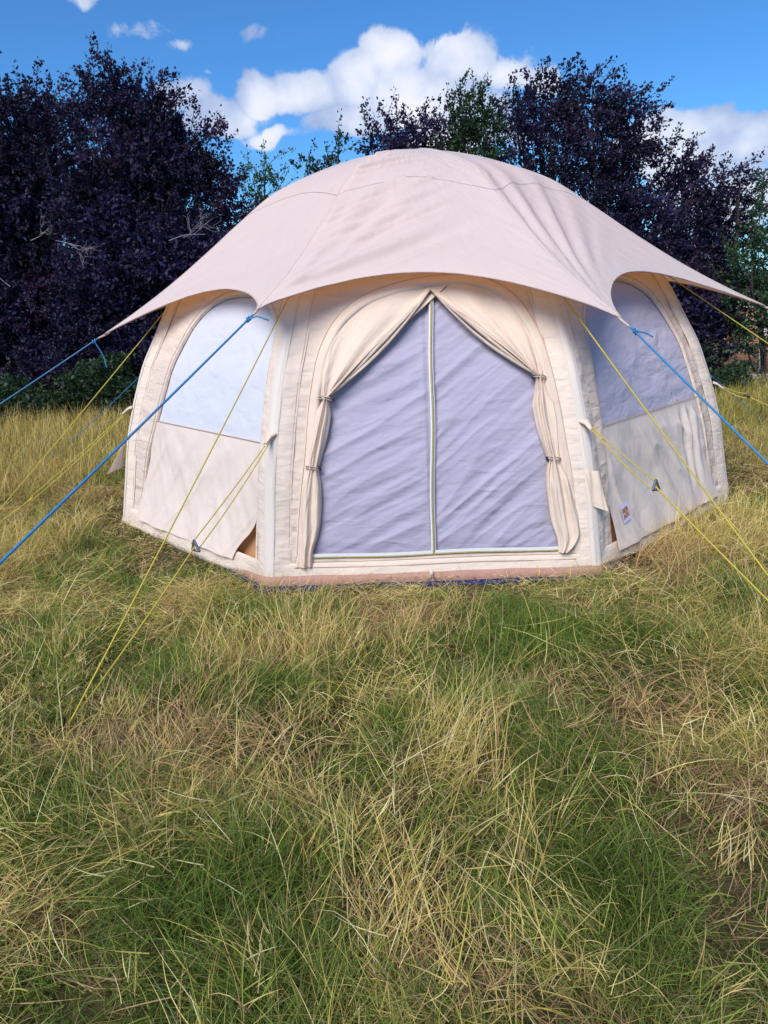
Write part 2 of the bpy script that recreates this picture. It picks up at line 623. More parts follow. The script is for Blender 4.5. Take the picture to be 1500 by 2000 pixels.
def wall_ring(k, arch, z_lo=-0.0, z_hi=2.45):
    """canvas of a wall face around its arched opening"""
    A = resample(arch, 200)
    bot = np.stack([np.linspace(A[-1, 0], A[0, 0], 60)[1:-1], np.full(58, A[0, 1])], -1)
    loop = np.vstack([A, bot])
    c = np.array([loop[:, 0].mean() * 0, 0.85])
    nu, nv = len(loop), 22
    P = np.zeros((nu, nv, 3))
    UV = np.zeros((nu, nv, 2))
    for i, q in enumerate(loop):
        d = q - c
        lo, hi = 1.0, 12.0
        for _ in range(30):
            mid = (lo + hi) / 2
            e = c + d * mid
            ok = z_lo <= e[1] <= z_hi and abs(e[0]) <= rz(e[1]) * S8
            lo, hi = (mid, hi) if ok else (lo, mid)
        e = c + d * lo
        tt = np.linspace(0, 1, nv)
        S = q[0] + (e[0] - q[0]) * tt
        Z = q[1] + (e[1] - q[1]) * tt
        D = wall_crease(k, S, Z) * sstep(0, .15, tt) * sstep(1, .9, tt)
        P[i] = WP(k, S, Z, D)
        UV[i] = np.stack([S + k * 3, Z], -1)
    # turned-in edge of the opening gives the canvas its thickness
    g = Geo()
    g.grid(P, UV.reshape(-1, 2), closed=True)
    E = np.stack([WP(k, loop[:, 0] * (1 - .006 * j), c[1] + (loop[:, 1] - c[1]) * (1 - .006 * j), -0.010 * j) for j in (0, 1, 1.6)], 1)
    g.grid(E, np.stack([np.stack([loop[:, 0], loop[:, 1] + j * .01], -1) for j in range(3)], 1), closed=True)
    return g.build('wall', M['wall'], tent)


def panel(name, k, s0, s1, z0, z1, mat, off, parent=tent, disp=None, ns=70, nz=70):
    """rectangular cloth on a face; s0/s1 may be functions of z"""
    Z = np.linspace(z0, z1, nz)[None, :] + np.zeros((ns, 1))
    a = s0(Z) if callable(s0) else s0
    b = s1(Z) if callable(s1) else s1
    tt = np.linspace(0, 1, ns)[:, None]
    S = a + (b - a) * tt
    D = off + (disp(S, Z) if disp else 0)
    g = Geo()
    g.grid(WP(k, S, Z, D), np.stack([S + k * 3, Z], -1).reshape(-1, 2))
    o = g.build(name, mat, parent)
    return o


def arch_x(arch, side):
    A = np.asarray(arch)
    i = int(np.argmax(A[:, 1]))
    h = A[:i + 1] if side < 0 else A[i:][::-1]
    return lambda z: np.interp(z, h[:, 1], h[:, 0])


def line_strip(g, pts, r=0.0022):
    g.tube(pts, r, 5)


def window_face(k, arch, mat, full=True):
    part(wall_ring(k, arch))
    xl, xr = arch_x(arch, -1), arch_x(arch, 1)
    sgn = 1 if k == 7 else -1

    def dw(S, Z):
        u, v = S * .75 + Z * .66 * -sgn, S * .66 * sgn + Z * .75
        return (0.012 * (fbm(u * 1.6 + k, v * 6, 41 + k, 2) - .5) + .008 * (fbm(S * 2, Z * 2, 5) - .5)) * sstep(.78, .9, Z)
    zd = lambda s: 0.80 + 0.015 * s * sgn
    win = part(panel('window', k, lambda z: xl(z) - .03, lambda z: xr(z) + .03, .78, 1.66, mat, -0.022, disp=dw))
    if k == 5:
        win['label'] = 'pale white fabric window'
    if k == 7:
        win['label'] = 'white fabric window, coloured darker for its shaded side'
    # lining seen through the gaps, then the lower canvas panel with its loose corners
    part(panel('lining', k, lambda z: xl(z) - .03, lambda z: xr(z) + .03, .02, .80, M['lining'], -0.05, ns=12, nz=12))

    def left(z):
        slit = .022 * np.exp(-((z - .52) / .13) ** 2) if k == 5 else .012 * np.exp(-((z - .2) / .1) ** 2)
        return xl(z) + slit

    def right(z):
        gap = .20 * sstep(.36, .07, z) if k != 7 else .045 * np.exp(-((z - .30) / .12) ** 2)
        return xr(z) - gap + (-.003)

    def dl(S, Z):
        u = S * .83 + Z * .55
        v = -S * .55 + Z * .83
        f = 0.026 * (fbm(u * 8, v * 1.2 + k, 61 + k, 2) - .5) + .016 * (1 - np.abs(2 * fbm(S * 5 + Z * 4 * sgn, (Z - S * .4) * 1.2, 67 + k, 2) - 1)) ** 4 + .012 * (fbm(S * 2.5, Z * 2.5, 9) - .5)
        if k == 7:
            f = f + .016 * np.sin(S * 48) * sstep(.25, .42, S) * sstep(.62, .5, S) * sstep(.1, .4, Z)
        f = f * sstep(.805, .66, Z) * sstep(0, .06, S - xl(Z)) * sstep(0, .06, xr(Z) - S)
        hem = np.clip((.52 - Z) / .44, 0, 1) ** 1.7
        return f * (1 - .5 * hem) + hem * (.050 + .007 * np.sin(S * 9 + k) + .006 * np.sin(S * 23 + 2 * k))
    lp = part(panel('lower_panel', k, left, right, .075, .805, M['lower'], -0.010, disp=dl, ns=110, nz=90))
    g = Geo()
    ss = np.linspace(float(xl(.805)), float(xr(.805)), 30)
    line_strip(g, WP(k, ss, .806 + 0 * ss, -.006 + dw(ss, .806 + 0 * ss) * .3 + .004), .0028)
    A = resample(arch, 120)
    line_strip(g, WP(k, A[:, 0] * 1.035, .85 + (A[:, 1] - .85) * 1.035, .006), .0016)
    part(g.build('seam', M['seam'], tent))


window_face(5, WIN_L, M['winL'])
window_face(7, WIN_R, M['winR'])
for kk in (0, 1, 2, 3, 4):
    window_face(kk, WIN_R if kk < 3 else WIN_L, M['winL'])

# ---- the door face
part(wall_ring(6, DOOR_ARCH))


def door_disp(S, Z):
    # long diagonal folds rising to the right, as the mesh hangs from its zip
    def fold(ang, fu, fv, seed, amp):
        c, s = math.cos(ang), math.sin(ang)
        u, v = S * c + Z * s, -S * s + Z * c
        v = v + .05 * (fbm(u * 1.5, v * 1.5, seed + 4) - .5)
        a = fbm(u * fu, v * fv, seed, 2)
        return amp * .75 * (1 - np.abs(2 * a - 1) * 1.6)
    wr = sstep(-.05, .05, S)
    dl = fold(.46, 1.1, 8.0, 71, .020) + fold(.36, 2.0, 17, 72, .007)
    dr = fold(.72, 1.0, 8.5, 81, .022) + fold(.6, 2.0, 18, 82, .008)
    edge = sstep(.74, .62, np.abs(S)) * sstep(.155, .25, Z) * sstep(.0, .03, np.abs(S - .02))
    return (dl * (1 - wr) + dr * wr) * (.35 + .65 * edge) + .01 * (fbm(S * 1.5, Z * 1.5, 3) - .5)


dx_l, dx_r = arch_x(DOOR_ARCH, -1), arch_x(DOOR_ARCH, 1)
door = part(panel('door', 6, lambda z: dx_l(z) - .02, lambda z: dx_r(z) + .02, .15, 1.66, M['doormesh'], -0.035, disp=door_disp, ns=240, nz=240))
door['label'] = 'lilac mesh door with diagonal creases'


def zx(z):
    return 0.012 + (z - .155) * 0.030 + .004 * np.sin(z * 9)


zz = np.linspace(.158, 1.585, 90)
g = Geo()
g.grid(np.stack([WP(6, zx(zz) + d, zz, .000 + .003 * (abs(d) < .01)) for d in (-.0135, -.007, .007, .0135)], 1))
bs = np.linspace(-.735, .775, 60)
g.grid(np.stack([WP(6, bs, .158 + e + .004 * np.sin(bs * 7), .004) for e in (-.006, .014)], 1))
z_o = g.build('zip_tape', M['zip_tape'], door)
g = Geo()
g.tube(WP(6, zx(zz), zz, .006), .0065, 6)
g.tube(WP(6, bs, .150 + .004 * np.sin(bs * 7), .006), .0055, 6)
g.box(WP(6, .052, 1.592, .012), (.008, 0, 0), (0, .004, 0), (0, 0, .018))
g.build('zip', M['zip_coil'], door)

# arch trim: a padded band round the door opening with a puckered outer edge
A = resample(DOOR_ARCH, 240)
T_ = np.gradient(A, axis=0)
T_ /= np.linalg.norm(T_, axis=1, keepdims=True)
N_ = np.stack([-T_[:, 1], T_[:, 0]], -1)          # outward
wob = .010 * (fbm(np.arange(240) * .06, 0, 91) - .5)
cols = []
uvs = []
for j, (d, h) in enumerate([(-.012, -.012), (-.006, .012), (.004, .021), (.018, .017), (.032, .015), (.046, .014), (.055, .009), (.060, .002)]):
    hh = h + (.004 * (fbm(np.arange(240) * .22, j * .7, 93, 2) - .5) if 1 < j < 7 else 0)
    q = A + N_ * (d + wob)[:, None]
    cols.append(WP(6, q[:, 0], q[:, 1], hh))
    uvs.append(np.stack([np.full(240, j * .012), np.arange(240) * .02], -1))
g = Geo()
g.grid(np.stack(cols, 1), np.stack(uvs, 1))
part(g.build('door_trim', M['curtain'], tent))
g = Geo()
q = A + N_ * .050
line_strip(g, WP(6, q[:, 0], q[:, 1], .016), .0016)
part(g.build('seam', M['seam'], tent))


# ---- curtains, gathered at two ties each side
def curtain(side):
    i = int(np.argmax(A[:, 1]))
    apex = np.array([0.055, 1.600])
    if side < 0:
        arch = A[:i + 1][::-1]
        tie = np.array([-.572, 1.045])
        lim = 1.09
    else:
        arch = A[i:]
        tie = np.array([.650, 1.112])
        lim = 1.15
    arch = arch[arch[:, 1] > lim]
    arch = arch - np.array([side * -.004, .0])
    if side < 0:
        top = np.vstack([apex, [0.03, 1.625], arch])
    else:
        top = np.vstack([apex, [.08, 1.63], arch])
    nu, nv = 120, 60
    T0 = resample(top, nu, False)
    u = np.linspace(0, 1, nu)[:, None]
    v = np.linspace(0, 1, nv)[None, :]
    spread = np.stack([(u - .5) * .040 * side * 1.0, (u - .5) * .018 * -1 + 0 * u], -1)
    end = tie + spread
    vv = v[..., None]
    Pt = T0[:, None, :] * (1 - vv) + end * vv
    # slack: threads bow a little before they reach the tie
    bow = np.sin(v * math.pi) * (.030 * (u ** .7) * (1 - u))
    Pt[..., 0] += side * bow * 1.2
    Pt[..., 1] -= bow * .6
    ph = u ** .62 * 2 * math.pi * (3.6 if side < 0 else 3.3)
    amp = (.003 + .014 * v ** .8 * (1 - .45 * v ** 6)) * (1 - .35 * u)
    edge = np.exp(-(u / .05) ** 2) * .02
    D = .006 + amp * (1 + np.sin(ph + 1.5 * fbm(v * 2, u * 3, 7))) + edge * (.4 + v) + .008 * (fbm(u * 8 + side, v * 3, 97, 2) - .5)
    g = Geo()
    S, Z = Pt[..., 0], Pt[..., 1]
    g.grid(WP(6, S, Z, D), np.stack([u * .7 + 0 * v, v * .6 + 0 * u], -1).reshape(-1, 2))
    # rolled free edge: two soft folds running from the top of the zip to the tie
    for (du, rr) in ((0.0, .011), (-.016, .008), (.018, .010)):
        tt = np.linspace(0, 1, 40)
        line = apex[None] * (1 - tt[:, None]) + tie[None] * tt[:, None]
        nrm = np.array([(tie - apex)[1], -(tie - apex)[0]]) / np.linalg.norm(tie - apex)
        if nrm[1] > 0:
            nrm = -nrm
        sag = np.sin(tt * math.pi) * (.012 + du * 1.2)
        L2 = line + nrm[None] * sag[:, None]
        g.tube(WP(6, L2[:, 0], L2[:, 1], .030 + .008 * np.sin(tt * 5 + du * 90)), rr * (.35 + .65 * np.sin(np.clip(tt * 1.1, 0, 1) * math.pi / 1.5)), 8)
    # gathered cloth below the first tie
    if side < 0:
        cl = [(-.572, 1.050, .016), (-.588, .98, .030), (-.618, .86, .036), (-.655, .70, .026), (-.662, .665, .024), (-.672, .58, .036), (-.690, .42, .044),
              (-.712, .28, .040), (-.730, .20, .032), (-.742, .13, .034), (-.745, .105, .036)]
    else:
        cl = [(.650, 1.115, .016), (.658, 1.05, .034), (.680, .88, .042), (.705, .72, .030), (.716, .665, .026), (.732, .58, .042), (.762, .42, .054),
              (.788, .30, .058), (.800, .22, .048), (.785, .165, .032), (.765, .135, .018)]
    C_ = resample(cl, 70)
    C_[:, 2] *= 1.0 + .45 * sstep(1.05, .95, C_[:, 1])
    nw = 44
    w_ = np.linspace(-1, 1, nw)[None, :]
    cz = C_[:, 1][:, None] + 0 * w_
    cs = C_[:, 0][:, None] + w_ * C_[:, 2][:, None]
    prof = np.sqrt(np.clip(1 - w_ ** 2, 0, 1))
    ph = w_ * (7.5 + side) + 1.2 * np.sin(cz * 4 + side) + 6 * fbm(cz * 2.2 + side * 5, w_ * 1.6, 33)
    D = .004 + prof * (.034 + .016 * np.sin(ph)) + .006 * (fbm(w_ * 3, cz * 6, 35, 2) - .5)
    g.grid(WP(6, cs, cz, D), np.stack([w_ * .15 + 0 * cz, cz], -1).reshape(-1, 2))
    c = part(g.build('curtain', M['curtain'], tent))
    # ties with dark toggles
    for (ts, tz) in (((-.572, 1.042), (-.662, .668)) if side < 0 else ((.650, 1.112), (.716, .668))):
        gg = Geo()
        for e in (-.006, .006):
            a = np.linspace(0, math.pi, 16)
            gg.tube(WP(6, ts - np.cos(a) * .040 * side * -1, tz + e + .008 * side * -np.cos(a), .008 + .040 * np.sin(a)), .0038, 6)
        s_o = gg.build('tie', M['curtain'], c)
        gg = Geo()
        x0 = ts - side * .040
        gg.tube(WP(6, np.array([x0 - .006, x0, x0 + .008]), np.array([tz + .012, tz, tz - .016]), .030), [.005, .009, .005], 8)
        gg.build('toggle', M['black'], c)
    return c


curtain(-1)['label'] = 'left canvas curtain drawn back'
curtain(1)['label'] = 'right canvas curtain with flared hem'

# ---- corner sleeves over the poles
for kc in range(8):
    k0, k1 = kc, kc + 1                      # faces either side of corner kc+.5
    zs = np.linspace(0.03, 2.35, 120)
    hw = rz(zs) * S8
    rows, uvr = [], []
    js = np.linspace(-1, 1, 21)
    for j in js:
        d = abs(j) * np.minimum(SLV, hw * .8)
        prof = .018 * max(0, 1 - abs(j) ** 2.4) + .003
        cr = .011 * (fbm((zs - abs(j) * SLV * .8) * 13 + 3 * kc, (zs + abs(j) * SLV) * 2.5 + kc, 51 + (j > 0), 2) - .5) * (.1 + .9 * (abs(j) > .3)) * (abs(j) < .97) * sstep(1.7, 1.2, zs) * (.35 + 1.3 * fbm(zs * 2, kc, 57))
        cr = cr + .006 * (fbm(zs * 5 + kc, j * 3, 53, 2) - .5) * (abs(j) < .97)
        if j <= 0:
            P = WP(k0, hw - d, zs, prof + cr)
            Q = WP(k0, hw, zs, prof + cr)
        else:
            P = WP(k1, -hw + d, zs, prof + cr)
        if abs(j) < 1e-6:
            n, _ = basis(kc + .5)
            P = np.stack([CX + (rz(zs) + prof + cr * .2) * n[0], CY + (rz(zs) + prof) * n[1], zs], -1)
        rows.append(P)
        uvr.append(np.stack([np.full(120, j * SLV + kc), zs], -1))
    g = Geo()
    g.grid(np.stack(rows, 0), np.stack(uvr, 0))
    sl = part(g.build('pole_sleeve', M['sleeve'], tent))
    # smooth webbing strip along the sleeve
    n, tg = basis(kc + .5)
    g = Geo()
    zw = np.linspace(0.05, 2.2, 60)
    off = .026 - .004
    wv = []
    for e in (-.036, -.026, 0.0, .026, .036):
        rr = rz(zw) + off - abs(e) * .16 - (.004 if abs(e) > .03 else 0)
        wv.append(np.stack([CX + rr * n[0] + e * tg[0], CY + rr * n[1] + e * tg[1], zw], -1))
    g.grid(np.stack(wv, 0), np.stack([np.stack([np.full(60, e), zw], -1) for e in range(5)], 0) * .2)
    g.build('webbing', M['webbing'], sl)
    g = Geo()
    for e in (-.9, .9):
        kf = k0 if e < 0 else k1
        sg = 1 if e < 0 else -1
        line_strip(g, WP(kf, sg * (hw - abs(e) * SLV), zs, .0075), .0013)
    g.build('seam', M['seam'], sl)
    # canvas loop that the low guy line pulls on
    g = Geo()
    zl = .87
    p0 = np.array([CX + (rz(zl) + .026) * n[0], CY + (rz(zl) + .026) * n[1], zl])
    tip = p0 + n * .075 + np.array([0, 0, -.035])
    for e in (-1, 1):
        V = np.array([p0 + tg * .035 * e + np.array([0, 0, .02]), p0 + tg * .03 * e + np.array([0, 0, -.02]), tip + tg * .005 * e + np.array([0, 0, -.006]), tip + tg * .005 * e + np.array([0, 0, .006])])
    V = np.array([[p0 + tg * .034 + (0, 0, .012), p0 - tg * .034 + (0, 0, .012)], [p0 + n * .03 + tg * .018, p0 + n * .03 - tg * .018], [tip + tg * .007, tip - tg * .007]])
    V2 = V + np.array([0, 0, -.014])
    ringv = np.concatenate([V, V2[:, ::-1]], 1).transpose(1, 0, 2)
    g.grid(ringv, closed=True)
    g.build('loop', M['strap' if False else 'curtain'], sl)

# loose storm flaps on three of the sleeves
for (kc, zt, sgn) in ((4.5, .62, 1), (6.5, .60, 1)):
    n, tg = basis(kc)
    g = Geo()
    base = np.array([CX, CY, 0])
    uu, vv_ = np.linspace(0, 1, 12), np.linspace(0, 1, 16)
    U, Vv = np.meshgrid(uu, vv_, indexing='ij')
    zt_ = zt - Vv * .20
    rr = rz(zt_) + .030 + (.014 + .125 * Vv * (1 if kc == 4.5 else .28)) * U + .006 * np.sin(U * 9 + Vv * 3)
    lat = (U - .5) * .075 + (0.03 if kc == 6.5 else -.02) * Vv
    P = np.stack([CX + rr * n[0] + lat * tg[0], CY + rr * n[1] + lat * tg[1], zt_ - .03 * U * Vv], -1)
    g.grid(P, np.stack([U * .1, Vv * .2], -1))
    part(g.build('storm_flap', M['curtain'], tent))

# ---- skirt, groundsheet edge, blue tarp
g = Geo()
rowsU = []
for kf in range(8):
    tt = np.linspace(-1, 1, 50)[:-1]
    zc = np.array([.125, .118, .102, .080, .055, .038, .034])
    of = np.array([.002, .012, .014, .018, .024, .028, .018])
    lift = (sstep(.3, 1, tt) if kf == 5 else sstep(-.3, -1, tt) if kf == 7 else np.ones(49) if kf == 6 else np.zeros(49))[:, None]
    Z = zc[None, :] - (1 - lift) * .045 * sstep(.11, .045, zc)[None] + .008 * (fbm(tt[:, None] * 2 + kf * 3, 0 * zc[None], 101) - .5) * (zc[None] < .05)
    hwz = (rz(Z) + of[None] / C8) * S8
    S = tt[:, None] * hwz
    u2 = S * .8 + Z * 2
    D = of[None] + .010 * (fbm(u2 * 7 + kf, Z * 9 - S, 103, 2) - .5) * (zc[None] < .11)
    rowsU.append((WP(kf, S, Z, D), np.stack([S + kf * 2, Z], -1)))
P = np.concatenate([q[0] for q in rowsU], 0)
U = np.concatenate([q[1] for q in rowsU], 0)
g.grid(P, U.reshape(-1, 2), closed=True)
part(g.build('skirt', M['skirt'], tent))
for (nm, mt, prof) in (('groundsheet', 'ground_sheet', [(.005, .062), (.022, .056), (.036, .030), (.040, .004), (.03, -.03)]),
                       ('tarp_edge', 'tarp', [(.00, .010), (.050, .008), (.068, .000), (.07, -.02)])):
    g = Geo()
    PP, UU = [], []
    for kf in range(8):
        tt = np.linspace(-1, 1, 40)[:-1]
        row = []
        for (o_r, z_) in prof:
            if kf != 6:
                z_ = z_ * (.1 + .9 * (sstep(.3, 1, tt) if kf == 5 else sstep(-.8, -1, tt) if kf == 7 else 0 * tt))
                o_r = o_r * (.35 + .65 * (sstep(.3, 1, tt) if kf == 5 else sstep(-.8, -1, tt) if kf == 7 else 0 * tt))
            a0 = R0 * C8 + o_r + .008 * (fbm(tt * 3 + kf * 5, z_ * 20, 107) - .5)
            hw = (R0 + o_r / C8) * S8
            n, tg = basis(kf)
            row.append(np.stack([CX + a0 * n[0] + tt * hw * tg[0], CY + a0 * n[1] + tt * hw * tg[1], z_ + np.zeros(39) + .01 * (fbm(tt * 4 + kf, z_ * 9, 109) - .5)], -1))
        PP.append(np.stack(row, 1))
        UU.append(np.stack([np.stack([tt + kf * 2, np.full(39, i * .02)], -1) for i in range(len(prof))], 1))
    g.grid(np.concatenate(PP, 0), np.concatenate(UU, 0).reshape(-1, 2), closed=True)
    part(g.build(nm, M[mt], tent))
# sill seams and D-ring
g = Geo()
ss = np.linspace(-.80, .84, 50)
for zc in (.128, .098):
    line_strip(g, WP(6, ss, zc + .003 * np.sin(ss * 6), .020 if zc < .12 else .008), .0018)
part(g.build('seam', M['seam'], tent))
g = Geo()
a = np.linspace(0, 2 * math.pi, 24)
g.tube(WP(6, -.002 + .022 * np.cos(a), .012 + .018 * np.sin(a), .055), .0032, 6)
part(g.build('ring', M['metal'], tent))
g = Geo()
g.box(WP(6, -.002, .045, .050), (.010, 0, 0), (0, .002, 0), (0, 0, .022))
part(g.build('ring_tab', M['skirt'], tent))
# the small maker's label low on the right-hand face: white patch, chunky orange characters in two rows
g = Geo()
cx_, cz_ = -.600, .275


def LP(a, b, off):
    return WP(7, cx_ + a + .0 * b - b * .22, cz_ + b + a * .18, off)


aa = np.array([[-.042, -.058], [.042, -.058], [.042, .058], [-.042, .058]])
ga, gb = np.meshgrid(np.linspace(-.042, .042, 6), np.linspace(-.058, .058, 6), indexing='ij')
Dl = .030
g.grid(LP(ga, gb, Dl), np.stack([ga, gb], -1))
lab = part(g.build('maker_label', M['white'], tent))
g = Geo()


def glyph(x, y, w_, h_, hole=None):
    a = np.linspace(0, 2 * math.pi, 20, endpoint=False)
    sx = np.sign(np.cos(a)) * np.abs(np.cos(a)) ** .6 * w_
    sy = np.sign(np.sin(a)) * np.abs(np.sin(a)) ** .6 * h_
    P0 = LP(x + sx, y + sy, Dl + .002)
    if hole:
        P1 = LP(x + sx * hole, y + sy * hole, Dl + .002)
    else:
        P1 = LP(x + sx * .01, y + sy * .01, Dl + .002)
    g.grid(np.stack([P0, P1], 1), closed=True)


# upper row: N-like bar pair, U, short R; lower row: K-like bar, O, O
glyph(-.028, .018, .006, .016)
glyph(-.015, .017, .005, .015)
glyph(.003, .016, .011, .018, .35)
glyph(.023, .018, .008, .016)
glyph(-.026, -.020, .005, .017)
glyph(-.015, -.018, .005, .012)
glyph(.003, -.019, .010, .015, .35)
glyph(.025, -.018, .010, .015, .35)
g.build('lettering', M['orange'], lab, smooth=False)

# ------------------------------------------------------------------ the fly (roof)
RIDGE = np.array([(0, 2.645), (.22, 2.63), (.45, 2.585), (.8, 2.475), (1.12, 2.34), (1.4, 2.15), (1.7, 1.935), (2.0, 1.735), (2.3, 1.56), (2.55, 1.43)])
TIPS = {4: (2.45, 1.404), 5: (2.364, 1.56), 6: (2.60, 1.441), 7: (2.63, 1.394), 3: (2.45, 1.27), 0: (2.45, 1.27)}


def ridge(kc, t):
    r = resample(RIDGE, 80)
    tr, tz = TIPS.get(kc % 8, (2.5, 1.38))
    wv = np.clip((r[:, 0] - .8) / (2.55 - .8), 0, 1) ** 1.5
    r = r + wv[:, None] * (np.array([tr, tz]) - RIDGE[-1])
    L = np.linspace(0, 1, 80)
    rr, z = np.interp(t, L, r[:, 0]), np.interp(t, L, r[:, 1])
    n, _ = basis(kc + .5)
    return np.stack([CX + rr * n[0], CY + rr * n[1], z], -1)


def scal(kc, s):
    d = {5: .178, 6: .182, 4: .155}.get(kc % 8, .17)
    return 1 - d * (4 * s * (1 - s)) ** .68


def fly_point(kc, s, tq):
    """s across the panel between corners kc and kc+1, tq 0 top .. 1 hem"""
    tt = tq * scal(kc, s)
    A_, B_ = ridge(kc, tt), ridge(kc + 1, tt)
    P = A_ * (1 - s)[..., None] + B_ * s[..., None]
    wdt = np.linalg.norm(B_ - A_, axis=-1)
    a = s * wdt
    b = tt * 2.9
    nrm = np.cross(ridge(kc + 1, tt) - ridge(kc, tt), ridge(kc, np.minimum(tt + .02, 1)) - ridge(kc, tt - .0))
    n_, _ = basis(kc + 1)
    nn = np.stack([np.full_like(a, n_[0] * .62), np.full_like(a, n_[1] * .62), np.full_like(a, .78)], -1)
    env = sstep(0, .06, s) * sstep(1, .94, s) * sstep(1.01, .88, tq)
    u = (a * .72 - b * .69)
    v = (a * .69 + b * .72)
    if kc == 5:
        h = (.046 * (1 - np.abs(2 * fbm(u * .6 + 3, v * 8, 201, 2) - 1)) ** 3 + .020 * (1 - np.abs(2 * vnoise(u * 1.1 + 9, v * 19, 202) - 1)) ** 2) * sstep(.95, .35, s) * sstep(.12, .3, tt)
        h = h + .009 * (fbm(u * 1.2, v * 18, 203, 2) - .5) * sstep(.8, .3, s)
        # creases fanning from the left tip
        ang = np.arctan2(a + .02, np.maximum(2.9 - b, .02))
        rho = np.hypot(a, 2.9 - b)
        h = h + .010 * np.sin(ang * 38 + 3 * fbm(ang * 6, rho, 205)) * np.exp(-((rho - .9) / .6) ** 2) * sstep(.75, .3, ang)
    elif kc == 6:
        ang = np.arctan2(a + .02, np.maximum(2.9 - b, .02))
        rho = np.hypot(a, 2.9 - b)
        h = .016 * np.sin(ang * 34 + 4 * fbm(ang * 5, rho * .7, 207)) * np.exp(-((rho - 1.1) / .8) ** 2) * sstep(.85, .25, ang)
        h = h + .008 * (fbm(u * 1.2, v * 8, 209, 2) - .5) * sstep(.9, .2, s)
    else:
        h = .008 * (fbm(u * 1.2 + kc, v * 6, 211 + kc, 2) - .5)
    h = h - .018 * np.sin(np.pi * s) * sstep(.5, .9, tt)          # panel belly
    P = P + nn * (h * env)[..., None]
    return P


g = Geo()
NS, NTT = 64, 120
Prow, Urow = [], []
for kc in range(8):
    s = np.linspace(0, 1, NS + 1)[:-1][:, None] + np.zeros((1, NTT))
    tq = np.linspace(0, 1, NTT)[None, :] + np.zeros((NS, 1))
    tq = np.maximum(tq, .004)
    Prow.append(fly_point(kc, s, tq))
    Urow.append(np.stack([s * 1.9 + kc * 2, tq * 2.9], -1))
P = np.concatenate(Prow, 0)
g.grid(P, np.concatenate(Urow, 0).reshape(-1, 2), closed=True)
fly = part(g.build('roof', M['fly'], tent))
fly['label'] = 'pale scalloped roof canvas'
g = Geo()
hem = []
for kc in range(8):
    s = np.linspace(0, 1, 61)[:-1]
    hem.append(fly_point(kc, s, np.full(60, 1.0)) + np.array([0, 0, -.002]))
hem = np.concatenate(hem, 0)
hem = np.vstack([hem, hem[:1]])
g.tube(hem, .0045, 5)
g.build('hem', M['fly'], fly)
g = Geo()
for kc in range(8):      # stitched ridge seams and the round seam of the crown
    tt = np.linspace(.02, .99, 70)
    g.tube(fly_point(kc, np.full(70, 1e-4), tt / scal(kc, np.full(70, 1e-4))) + np.array([0, 0, .0015]), .0015, 5)
ring_s = []
for kc in range(8):
    s = np.linspace(0, 1, 41)[:-1]
    ring_s.append(fly_point(kc, s, (.50 - .05 * 4 * s * (1 - s)) / scal(kc, s)) + np.array([0, 0, .006]))
ring_s = np.concatenate(ring_s, 0)
g.tube(np.vstack([ring_s, ring_s[:1]]), .0016, 5)
g.build('seam', plain('roof_seam', (.64, .56, .54), .9), fly)


# ------------------------------------------------------------------ guy ropes
def wire(p0, p1, n=14, sag=.012):
    tt = np.linspace(0, 1, n)
    P_ = np.asarray(p0)[None] * (1 - tt[:, None]) + np.asarray(p1)[None] * tt[:, None]
    P_[:, 2] -= sag * 4 * tt * (1 - tt)
    return P_


def peg(root, p, inward):
    g = Geo()
    d = np.array([inward[0], inward[1], 0])
    top = np.asarray(p) + np.array([0, 0, .03])
    g.tube([top - d * .03 + (0, 0, .03), top + (0, 0, .02), np.asarray(p) - d * .05 - (0, 0, .10)], .0045, 6)
    o = g.build('peg', M['metal'], root)
    return o


def knot(root, p, mat, d, tail, r=.004):
    g = Geo()
    a = np.linspace(0, 4 * math.pi, 30)
    d = np.asarray(d) / np.linalg.norm(d)
    s = np.cross(d, (0, 0, 1.0))
    s /= np.linalg.norm(s)
    t = np.cross(s, d)
    P_ = np.asarray(p) + (np.cos(a)[:, None] * s + np.sin(a)[:, None] * t) * .008 + d * np.linspace(-.018, .018, 30)[:, None]
    g.tube(P_, r, 6)
    g.tube(resample(np.array([p, *(np.asarray(p) + np.asarray(q) for q in tail)]), 14), r * .9, 6)
    return g.build('knot', mat, root)


def place(root, base):
    root.location = base
    for c in root.children:
        c.matrix_parent_inverse = Matrix.Translation(tuple(-np.asarray(base)))


